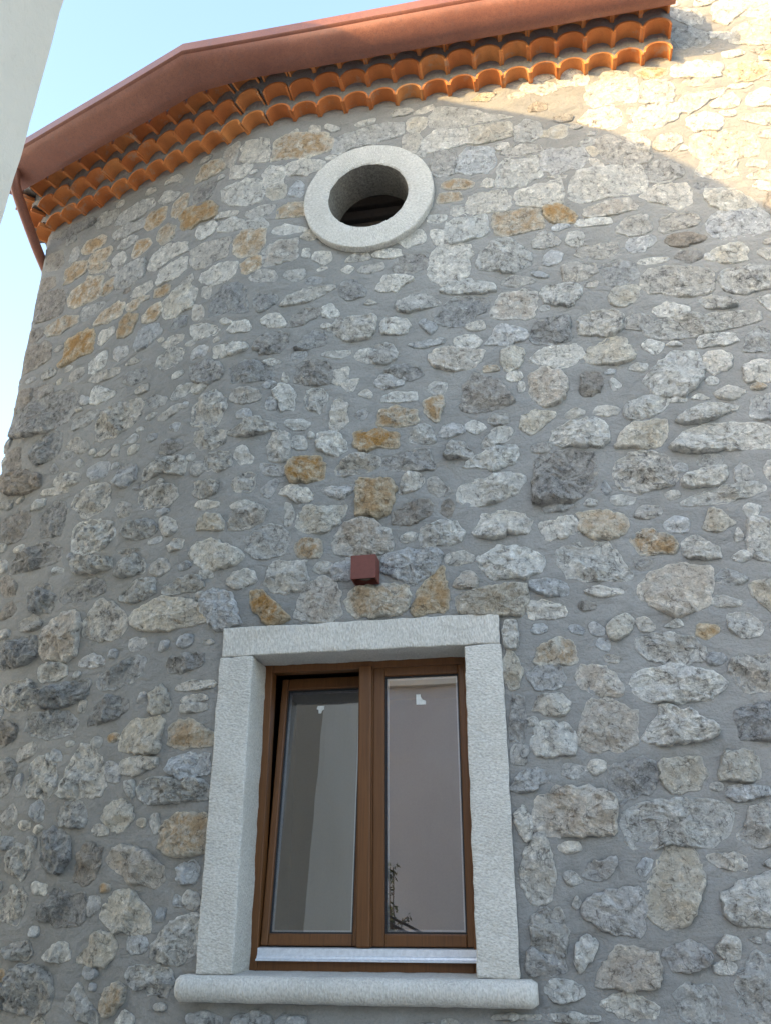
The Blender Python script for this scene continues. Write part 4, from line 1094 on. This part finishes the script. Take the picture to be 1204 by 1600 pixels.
# ------------------------------------------------------------------ eaves: three corbelled courses of curved tiles
cornice_rows = ((.090, 6.312), (.180, 6.418), (.268, 6.520))
PER, TW, TH, TT = .1705, .1702, .077, .012
def arc(w, h, k, n): a = math.pi * k / n; return (-w / 2 * math.cos(a), h * math.sin(a) ** .9)
def tile_mesh():
    bm = bmesh.new(); n = 14; L = .17
    rings = []
    for y, sc in ((0, 1.0), (.006, 1.0), (L, .995)):
        o = [bm.verts.new((arc(TW * sc, TH * sc, k, n)[0], y, arc(TW * sc, TH * sc, k, n)[1])) for k in range(n + 1)]
        i = [bm.verts.new((arc((TW - 2 * TT) * sc, (TH - TT) * sc, k, n)[0], y, arc((TW - 2 * TT) * sc, (TH - TT) * sc, k, n)[1])) for k in range(n + 1)]
        rings.append((o, i))
    for (o, i), (o2, i2) in zip(rings, rings[1:]):
        for k in range(n):
            bm.faces.new((o[k], o[k + 1], o2[k + 1], o2[k])); bm.faces.new((i[k + 1], i[k], i2[k], i2[k + 1]))
        bm.faces.new((i[0], o[0], o2[0], i2[0])); bm.faces.new((o[n], i[n], i2[n], o2[n]))
    for (o, i), fl in ((rings[0], 1), (rings[-1], 0)):
        for k in range(n): bm.faces.new((o[k + 1], o[k], i[k], i[k + 1]) if fl else (o[k], o[k + 1], i[k + 1], i[k]))
    bmesh.ops.recalc_face_normals(bm, faces=bm.faces)
    me = bpy.data.meshes.new('roof_tile'); bm.to_mesh(me); bm.free(); me.materials.append(M['tile'])
    me.polygons.foreach_set('use_smooth', [True] * len(me.polygons))
    me.set_sharp_from_angle(angle=R(40))
    return me
TM = tile_mesh()
rnd = random.Random(5)
def bed_mesh():
    """mortar beds: front face above each course, hollow under the tiles"""
    V, F = [], []
    for row, (o, z) in enumerate(cornice_rows):
        prev = 0.0 if row == 0 else cornice_rows[row - 1][0]
        top = z + .19 if row < 2 else z + .16
        n = 12; S = []
        s = ROOF_END
        while s > -3.80:
            for k in range(n): S.append((s - PER * k / n, k / n))
            s -= PER
        first = len(V)
        for si, u in S:
            x = (u - .5) * PER
            zz = z + (TH * 1.0 * max(0, 1 - (x / (TW / 2)) ** 2) ** .5 if abs(x) < TW / 2 else 0) + .002
            zz = max(zz, z + .006)
            jit = .006 * noise.noise(Vector((si * 9, z * 7, 0))) + .004 * noise.noise(Vector((si * 40, z, 3)))
            bx = -.012 + jit
            V.append(P(si, zz, prev - .07)); V.append(P(si, zz, o + bx)); V.append(P(si, zz + (top - zz) * .5, o + bx + .004 * noise.noise(Vector((si * 30, 1, z))))); V.append(P(si, top, o + bx - .006)); V.append(P(si, top, prev - .07))
        for k in range(len(S) - 1):
            a, b = first + k * 5, first + k * 5 + 5
            for m in range(4): F.append((a + m, b + m, b + m + 1, a + m + 1))
        F.append(tuple(first + m for m in range(5)))
    return V, F
V, F = bed_mesh()
cornice = from_data('eaves_cornice', V, F, M['mortar'], house, smooth=False)
for row, (o, z) in enumerate(cornice_rows):
    k = 0; s = ROOF_END - PER / 2
    while s > -3.74:
        t = bpy.data.objects.new('roof_tile', TM)
        p = P(s, z + rnd.uniform(-.004, .004), o + rnd.uniform(-.009, .006)); (_, n) = base(s)
        t.location = p; t.rotation_euler = (rnd.uniform(-.035, .035), rnd.uniform(-.035, .035), math.atan2(-n[0], n[1]) + math.pi + rnd.uniform(-.02, .02))
        place(t, cornice); s -= PER; k += 1

# ------------------------------------------------------------------ gutter with downpipe
G_OUT = [(1.03, -.452), (-2.00, -.436), (-3.72, .170), (-3.80, .30)]
prof = [(.172, 6.444), (.150, 6.441), (.125, 6.444), (.100, 6.452), (.075, 6.465), (.050, 6.482), (.028, 6.502), (.012, 6.524), (.002, 6.546), (.010, 6.554), (.012, 6.562), (.002, 6.568), (-.004, 6.576),
        (-.004, 6.640), (.004, 6.650), (.014, 6.647), (.016, 6.59), (.02, 6.545), (.06, 6.495), (.150, 6.455), (.164, 6.70), (.172, 6.70)]
def sweep(line, prof):
    L = [Vector((x, y)) for x, y in line]; N = []
    for i in range(len(L)):
        ns = []
        for a, b in ((i - 1, i), (i, i + 1)):
            if a < 0 or b >= len(L): continue
            d = (L[b] - L[a]).normalized(); ns.append(Vector((-d.y, d.x)) * -1)     # inward
        m = sum(ns, Vector((0, 0))).normalized(); N.append(m / max(.3, m.dot(ns[0])))
    V, F = [], []; n = len(prof)
    for p, m in zip(L, N):
        k = 1.0 if p.x > -1.6 else min(1.22, 1.0 + (-1.6 - p.x) * .55)     # wider on the short left run
        for o, z in prof: V.append((p.x + m.x * o * k, p.y + m.y * o * k, z))
    for i in range(len(L) - 1):
        for k in range(n): F.append((i * n + k, i * n + (k + 1) % n, (i + 1) * n + (k + 1) % n, (i + 1) * n + k))
    F.append(tuple(range(n))); F.append(tuple(range((len(L) - 1) * n, len(L) * n)))
    return V, F
# subdivide the long runs and let them sag by a few millimetres
line = []
for a, b in zip(G_OUT, G_OUT[1:]):
    n = 14 if abs(a[0] - b[0]) > 1 else 1
    for k in range(n): line.append((a[0] + (b[0] - a[0]) * k / n, a[1] + (b[1] - a[1]) * k / n))
line.append(G_OUT[-1])
V, F = sweep(line, prof)
V = [(x, y + .003 * noise.noise(Vector((x * 1.3, 0, 0))), z + .004 * noise.noise(Vector((x * 1.1, 4, 0)))) for x, y, z in V]
bm = bmesh.new(); bv = [bm.verts.new(v) for v in V]
for f in F: bm.faces.new([bv[i] for i in f])
gutter = from_bm('gutter', bm, M['gutter'], house, smooth=True)
gutter.data.set_sharp_from_angle(angle=R(32))
bm = bmesh.new()
tube(bm, curve_pts([(-3.55, .19, 6.50), (-3.55, .20, 6.43), (-3.56, .28, 6.34), (-3.585, .62, 6.16), (-3.62, .95, 6.04), (-3.70, 1.30, 5.90), (-3.75, 1.42, 5.75), (-3.76, 1.45, 5.4)], 6) + [Vector((-3.76, 1.45, z)) for z in (4, 2, .1)], .038)
from_bm('downpipe', bm, M['gutter'], gutter, smooth=True)

# ------------------------------------------------------------------ window: stone surround, brown frame, two sashes
sur = tag(empty('window_surround', (-.9, 0, 1.33)), 'pale bush hammered stone surround with lintel, jambs and rounded sill')
sur.parent = house; sur.matrix_parent_inverse = Matrix.Translation(-house.location)
OUT = -.018
rough_box('lintel', -1.582, -.218, OUT, .26, 2.708, 2.855, M['lintel'], sur, .02, .0045, 1)
rough_box('jamb', -1.588, WIN[0], OUT - .001, .26, 1.322, 2.705, M['jamb'], sur, .02, .0045, 2)
rough_box('jamb', WIN[1], -.212, OUT - .001, .26, 1.322, 2.705, M['jamb'], sur, .02, .0045, 3)
# bullnose sill
bm = bmesh.new(); prof2 = [(.30, 1.222)] + [(-.045 - .052 * math.sin(a), 1.272 - .052 * math.cos(a)) for a in [math.pi * k / 10 for k in range(11)]] + [(.05, 1.322), (.30, 1.328)]
prof2[-3] = (-.045, 1.321)
xs = [-1.662 + 1.518 * k / 60 for k in range(61)]; rings = []
for k, x in enumerate(xs):
    e = min(x - xs[0], xs[-1] - x); sh = 1 - max(0, 1 - e / .03) ** 2 * .45
    ring = []
    for y, z in prof2:
        yy = y if y > 0 else y * (1 - (1 - sh)) ; zz = 1.272 + (z - 1.272) * (1 - (1 - sh) * .7)
        v = Vector((x, yy, zz)); v += noise.noise_vector(v * 14) * .003 + noise.noise_vector(v * 50) * .0012
        ring.append(bm.verts.new(v))
    rings.append(ring)
for A, B in zip(rings, rings[1:]):
    for k in range(len(A) - 1): bm.faces.new((A[k], A[k + 1], B[k + 1], B[k]))
bm.faces.new(rings[0]); bm.faces.new(rings[-1][::-1])
from_bm('sill', bm, M['lintel'], sur, smooth=True)

win = tag(empty('window', (-.9, .2, 1.33)), 'brown two sash window, left sash tilted inwards')
win.parent = house; win.matrix_parent_inverse = Matrix.Translation(-house.location)
FY = .20
def bar(name, x0, x1, z0, z1, y0, y1, mat, bev=.004, Mx=None): return box(name, x0, x1, y0, y1, z0, z1, M[mat], win, bev, Mx)
# outer frame
bar('frame_stile', -1.445, -1.385, 1.325, 2.73, FY, FY + .07, 'frame'); bar('frame_stile', -.415, -.370, 1.325, 2.73, FY, FY + .07, 'frame')
bar('frame_head', -1.3848, -.4152, 2.672, 2.735, FY + .001, FY + .07, 'frame'); bar('frame_foot', -1.3848, -.4152, 1.322, 1.372, FY + .001, FY + .07, 'frame')
# white aluminium threshold with a drip edge
bm = bmesh.new()
pr = [(FY - .030, 1.366), (FY - .030, 1.372), (FY - .016, 1.376), (FY - .014, 1.384), (FY - .008, 1.388), (FY - .006, 1.416), (FY + .03, 1.420), (FY + .03, 1.366)]
A = [bm.verts.new((-1.384, y, z)) for y, z in pr]; B = [bm.verts.new((-.400, y, z)) for y, z in pr]
for k in range(len(pr)): bm.faces.new((A[k], A[(k + 1) % 8], B[(k + 1) % 8], B[k]))
bm.faces.new(A[::-1]); bm.faces.new(B)
from_bm('threshold', bm, M['alu'], win)
def sash(x0, x1, gx0, gx1, z0, z1, gz0, gz1, Mx, y):
    bar('sash_stile', x0, gx0, z0, z1, y, y + .055, 'frame', .006, Mx); bar('sash_stile', gx1, x1, z0, z1, y, y + .055, 'frame', .006, Mx)
    bar('sash_rail', gx0 + .0002, gx1 - .0002, z0, gz0, y + .001, y + .054, 'frame', .006, Mx); bar('sash_rail', gx0 + .0002, gx1 - .0002, gz1, z1, y + .001, y + .054, 'frame', .006, Mx)
    # gasket and spacer round the pane
    g = .007
    for nm, w, yy, mt in (('gasket', g, y + .016, 'gasket'), ('spacer', g + .009, y + .030, 'steel')):
        bm = bmesh.new()
        bm_box(bm, gx0, gx0 + w, yy, yy + .006, gz0, gz1, Mx); bm_box(bm, gx1 - w, gx1, yy, yy + .006, gz0, gz1, Mx)
        bm_box(bm, gx0 + w, gx1 - w, yy, yy + .006, gz0, gz0 + w, Mx); bm_box(bm, gx0 + w, gx1 - w, yy, yy + .006, gz1 - w, gz1, Mx)
        from_bm(nm, bm, M[mt], win)
    bm = bmesh.new(); vs = [bm.verts.new(Mx @ Vector(q)) for q in ((gx0, y + .024, gz0), (gx1, y + .024, gz0), (gx1, y + .024, gz1), (gx0, y + .024, gz1))]
    bm.faces.new(vs); me = bpy.data.meshes.new('pane'); bm.to_mesh(me); bm.free(); me.materials.append(M['glass'])
    pane = place(bpy.data.objects.new('pane', me), win)
I4 = Matrix.Identity(4)
sash(-.866, -.398, -.808, -.443, 1.424, 2.680, 1.476, 2.630, I4, FY + .012)
TILT = Matrix.Translation((0, FY + .03, 1.424)) @ Matrix.Rotation(R(-6.4), 4, 'X') @ Matrix.Translation((0, -FY - .03, -1.424))
sash(-1.380, -.915, -1.345, -.955, 1.424, 2.680, 1.474, 2.620, TILT, FY + .014)
bar('meeting_cover', -.934, -.868, 1.420, 2.684, FY - .012, FY + .011, 'frame', .008)
bar('cover_bead', -.8675, -.8625, 1.424, 2.682, FY - .004, FY + .012, 'frame', .001)
# remnants of paper stickers on the panes
def sticker(pts, y, Mx):
    bm = bmesh.new(); a = [bm.verts.new(Mx @ Vector((x, y, z))) for x, z in pts]; b = [bm.verts.new(Mx @ Vector((x, y - .0006, z))) for x, z in pts]
    bm.faces.new(a); bm.faces.new(b[::-1])
    for k in range(len(pts)): bm.faces.new((a[k], a[(k + 1) % len(pts)], b[(k + 1) % len(pts)], b[k]))
    from_bm('sticker', bm, M['paper'], win)
sticker([(-.655, 2.488), (-.608, 2.488), (-.608, 2.505), (-.624, 2.512), (-.632, 2.524), (-.634, 2.538), (-.655, 2.538)], FY + .034, I4)
sticker([(-1.185, 2.535), (-1.150, 2.535), (-1.150, 2.515), (-1.160, 2.510), (-1.165, 2.495), (-1.178, 2.495), (-1.180, 2.515), (-1.190, 2.518)], FY + .036, TILT)

# dim room behind the window
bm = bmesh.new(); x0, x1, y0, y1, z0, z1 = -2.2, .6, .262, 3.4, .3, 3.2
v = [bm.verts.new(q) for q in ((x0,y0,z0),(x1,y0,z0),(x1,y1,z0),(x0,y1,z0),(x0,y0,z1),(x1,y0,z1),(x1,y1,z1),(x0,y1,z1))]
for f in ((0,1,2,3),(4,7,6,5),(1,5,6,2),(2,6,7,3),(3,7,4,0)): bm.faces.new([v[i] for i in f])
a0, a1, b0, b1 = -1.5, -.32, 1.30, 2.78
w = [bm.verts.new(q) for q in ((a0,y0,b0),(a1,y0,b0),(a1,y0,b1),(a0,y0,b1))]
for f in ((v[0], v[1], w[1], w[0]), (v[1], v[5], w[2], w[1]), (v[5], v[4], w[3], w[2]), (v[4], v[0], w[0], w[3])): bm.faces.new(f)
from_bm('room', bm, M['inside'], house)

# ------------------------------------------------------------------ round opening under the eaves
ring = tag(empty('round_window_surround', (OC[0], 0, OC[1])), 'round pale stone ring around a dark unglazed opening')
ring.parent = house; ring.matrix_parent_inverse = Matrix.Translation(-house.location)
bm = bmesh.new(); n = 96; prr = []
for ro, y in ((OR_OUT, .05), (OR_OUT, -.034), (OR_OUT - .006, -.042), (OR_OUT - .05, -.043), (OR_OUT - .10, -.043), (OR_IN + .008, -.042), (OR_IN, -.036), (OR_IN - .002, .06), (OR_IN - .004, .14), (OR_IN - .004, .22), (OR_IN + .05, .24)): prr.append((ro, y))
rg = []
for k in range(n):
    a = 2 * math.pi * k / n; q = []
    for r_, y in prr:
        rr = r_ + .0045 * noise.noise(Vector((math.cos(a) * 5, math.sin(a) * 5, r_ * 9))) + .003 * noise.noise(Vector((math.cos(a) * 19, math.sin(a) * 19, y * 20)))
        q.append(bm.verts.new((OC[0] + rr * math.cos(a), y + .002 * noise.noise(Vector((a * 9, r_ * 40, 0))), OC[1] + rr * math.sin(a))))
    rg.append(q)
for k in range(n):
    A, B = rg[k], rg[(k + 1) % n]
    for m in range(len(prr) - 1): bm.faces.new((A[m], A[m + 1], B[m + 1], B[m]))
o = from_bm('stone_ring', bm, M['ringstone'], ring, smooth=True); o.data.set_sharp_from_angle(angle=R(35))
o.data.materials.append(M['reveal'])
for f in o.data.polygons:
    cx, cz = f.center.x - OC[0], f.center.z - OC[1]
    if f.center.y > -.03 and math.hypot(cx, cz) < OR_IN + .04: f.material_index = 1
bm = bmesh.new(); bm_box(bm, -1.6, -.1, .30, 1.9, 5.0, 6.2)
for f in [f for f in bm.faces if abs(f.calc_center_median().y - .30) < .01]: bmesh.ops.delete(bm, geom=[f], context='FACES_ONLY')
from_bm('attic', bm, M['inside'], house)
for k in range(4):
    box('attic_rafter', -1.55, -.15, .42 + k * .02, .50 + k * .02, 5.58 + k * .13, 5.65 + k * .13, M['dark_wood'], house, .006)

# ------------------------------------------------------------------ wall lamp
lamp = tag(empty('wall_lamp', (-.85, 0, 3.10)), 'small rust red cube wall lamp above the window lintel', 'lamp')
bm = bmesh.new(); x0, x1, y0, y1, z0, z1, th = -.914, -.790, -.112, -.012, 3.036, 3.158, .006
bm_box(bm, x0, x1, y0, y0 + th, z0, z1); bm_box(bm, x0, x1, y1 - th, y1, z0, z1)
bm_box(bm, x0, x0 + th, y0 + th, y1 - th, z0, z1); bm_box(bm, x1 - th, x1, y0 + th, y1 - th, z0, z1)
from_bm('housing', bm, M['lamp'], lamp, bevel=.0015)
bm = bmesh.new(); bm_box(bm, x0 + th, x1 - th, y0 + th, y1 - th, z0 + .03, z1 - .03); from_bm('reflector', bm, M['lampin'], lamp)
bm = bmesh.new(); tube(bm, [(-.852, -.062, z0 + .014), (-.852, -.062, z0 + .0299)], .026, 20); from_bm('lens', bm, M['lens'], lamp, smooth=False)
box('back_plate', x0 + .02, x1 - .02, y1, .012, z0 + .02, z1 - .02, M['lamp'], lamp)

# ------------------------------------------------------------------ pale house at the left edge (its corner stands in front of the eaves, its roof shades the stone wall)
pale = tag(empty('pale_house', (-3, -4, 0)), 'pale plastered house corner rising at the top left edge', 'house')
def pale_wall():
    bm = bmesh.new()
    # +X face, leaning corner towards the stone house, top follows the roof verge
    ys = [-1.83, -2.3, -2.65, -3.0, -3.57, -4.1, -4.65]
    zt = [6.74, 6.75, 6.72, 6.58, 6.27, 5.96, 5.66]
    N = 70; rows = []
    for k in range(N + 1):
        f = k / N; row = []
        for y, z in zip(ys, zt):
            zz = z * f
            yy = y - (.055 * max(-1, min(1.3, (5.0 - zz) / 1.2)) if y == ys[0] else 0)
            j = .006 * noise.noise(Vector((y * 3, zz * 3, 1))) + .004 * noise.noise(Vector((y * 11, zz * 11, 1)))
            j2 = .008 * noise.noise(Vector((zz * 5, 7, 1))) + .006 * noise.noise(Vector((zz * 15, 7, 1))) + .004 * noise.noise(Vector((zz * 40, 7, 1)))
            row.append(bm.verts.new((-1.8 + j, yy + (j2 if y == ys[0] else 0), zz)))
        rows.append(row)
    for A, B in zip(rows, rows[1:]):
        for k in range(len(A) - 1): bm.faces.new((A[k], B[k], B[k + 1], A[k + 1]))
    back = [[bm.verts.new((-8.0, r[0].co.y + .0, r[0].co.z + (2.88 * k / N))) for k, r in enumerate(rows)]]  # unseen length added to block sky glow from the stone wall's left part
    for k in range(N): bm.faces.new((rows[k][0], back[0][k], back[0][k + 1], rows[k + 1][0]))
    q = [bm.verts.new((-8.0, ys[-1], 2.88 * k / N + rows[k][-1].co.z)) for k in range(N + 1)]
    for k in range(N): bm.faces.new((rows[k][-1], rows[k + 1][-1], q[k + 1], q[k]))
    return from_bm('wall', bm, M['white_plaster'], pale, smooth=True)
pw = pale_wall(); pw.data.set_sharp_from_angle(angle=R(40))
bm = bmesh.new()
ys = [-1.80, -2.3, -2.65, -3.0, -3.57, -4.1, -4.70]; zt = [6.745, 6.755, 6.725, 6.585, 6.275, 5.965, 5.64]
A = [bm.verts.new((-1.78, y, z)) for y, z in zip(ys, zt)]; B = [bm.verts.new((-8.1, y, z + 2.90)) for y, z in zip(ys, zt)]  # roof drawn out over the added unseen length, blocking sky light
A2v = [bm.verts.new((-1.78, y, z + .07)) for y, z in zip(ys, zt)]; B2v = [bm.verts.new((-8.1, y, z + 2.97)) for y, z in zip(ys, zt)]
for k in range(len(ys) - 1):
    bm.faces.new((A[k], A[k + 1], B[k + 1], B[k])); bm.faces.new((A2v[k], B2v[k], B2v[k + 1], A2v[k + 1])); bm.faces.new((A[k], A2v[k], A2v[k + 1], A[k + 1]))
bm.faces.new((A[0], B[0], B2v[0], A2v[0])); bm.faces.new((A[-1], A2v[-1], B2v[-1], B[-1]))
from_bm('roof', bm, M['tile'], pale)

# ------------------------------------------------------------------ house behind the viewer, seen only mirrored in the panes
rear = tag(empty('mauve_house', (0, -14, 0)), 'mauve plastered house mirrored in the window panes', 'house')
box('wall', -7.5, 7.5, -17, -12.0, 0, 5.4, M['mauve_plaster'], rear)
box('cornice', -7.6, 7.6, -17.1, -11.85, 5.4, 5.55, M['white_plaster'], rear)
for x in (-6.2, 1.9, 4.6):
    box('shutter', x, x + .95, -12.0, -11.94, 2.9, 4.5, M['shutter'], rear)

rail = tag(empty('handrail', (-2.2, -8.3, 0)), 'sloping iron handrail mirrored low in the right window pane', 'handrail')
bm = bmesh.new()
for dz in (0, -.09): tube(bm, [(-3.3, -8.3, 1.86 + dz), (-1.0, -8.3, .80 + dz)], .018, 10)
from_bm('rail', bm, M['pot'], rail, smooth=True)
for x in (-3.2, -2.6, -2.0, -1.4):
    bm = bmesh.new(); tube(bm, [(x, -8.3, 0), (x, -8.3, 1.80 - .461 * (x + 3.3))], .012, 8); from_bm('post', bm, M['pot'], rail, smooth=True)
shrub = tag(empty('shrub', (-2.40, -8.7, 0)), 'thin dark leafed shrub mirrored at the lower left of the right pane', 'shrub')
rnd = random.Random(3); bm = bmesh.new(); lf = bmesh.new()
for k in range(9):
    a = rnd.uniform(0, 6.28); tip = Vector((-2.40 + rnd.uniform(.1, .42) * math.cos(a), -8.7 + .3 * math.sin(a), rnd.uniform(1.25, 2.1)))
    pts = curve_pts([(-2.40, -8.7, 0), (-2.40 + .03 * math.cos(a), -8.7 + .03 * math.sin(a), .7), tip.lerp(Vector((-2.4, -8.7, tip.z - .3)), .45), tip], 5)
    tube(bm, pts, .008, 6)
    for p in pts[6:]:
        for _ in range(3):
            q = p + Vector([rnd.uniform(-.07, .07) for _ in range(3)])
            u = Vector([rnd.uniform(-1, 1) for _ in range(3)]).normalized() * .045; w = u.orthogonal().normalized() * .018
            lf.faces.new([lf.verts.new(q - u), lf.verts.new(q + w), lf.verts.new(q + u), lf.verts.new(q - w)])
from_bm('stem', bm, M['dark_wood'], shrub, smooth=True); tag(from_bm('leaves', lf, M['leaf'], shrub), kind='stuff')

# ------------------------------------------------------------------ ground
g = from_data('ground', [(-400, -400, 0), (400, -400, 0), (400, 400, 0), (-400, 400, 0)], [(0, 1, 2, 3)], M['paving'])
tag(g, 'grey concrete alley paving', 'ground', kind='structure')
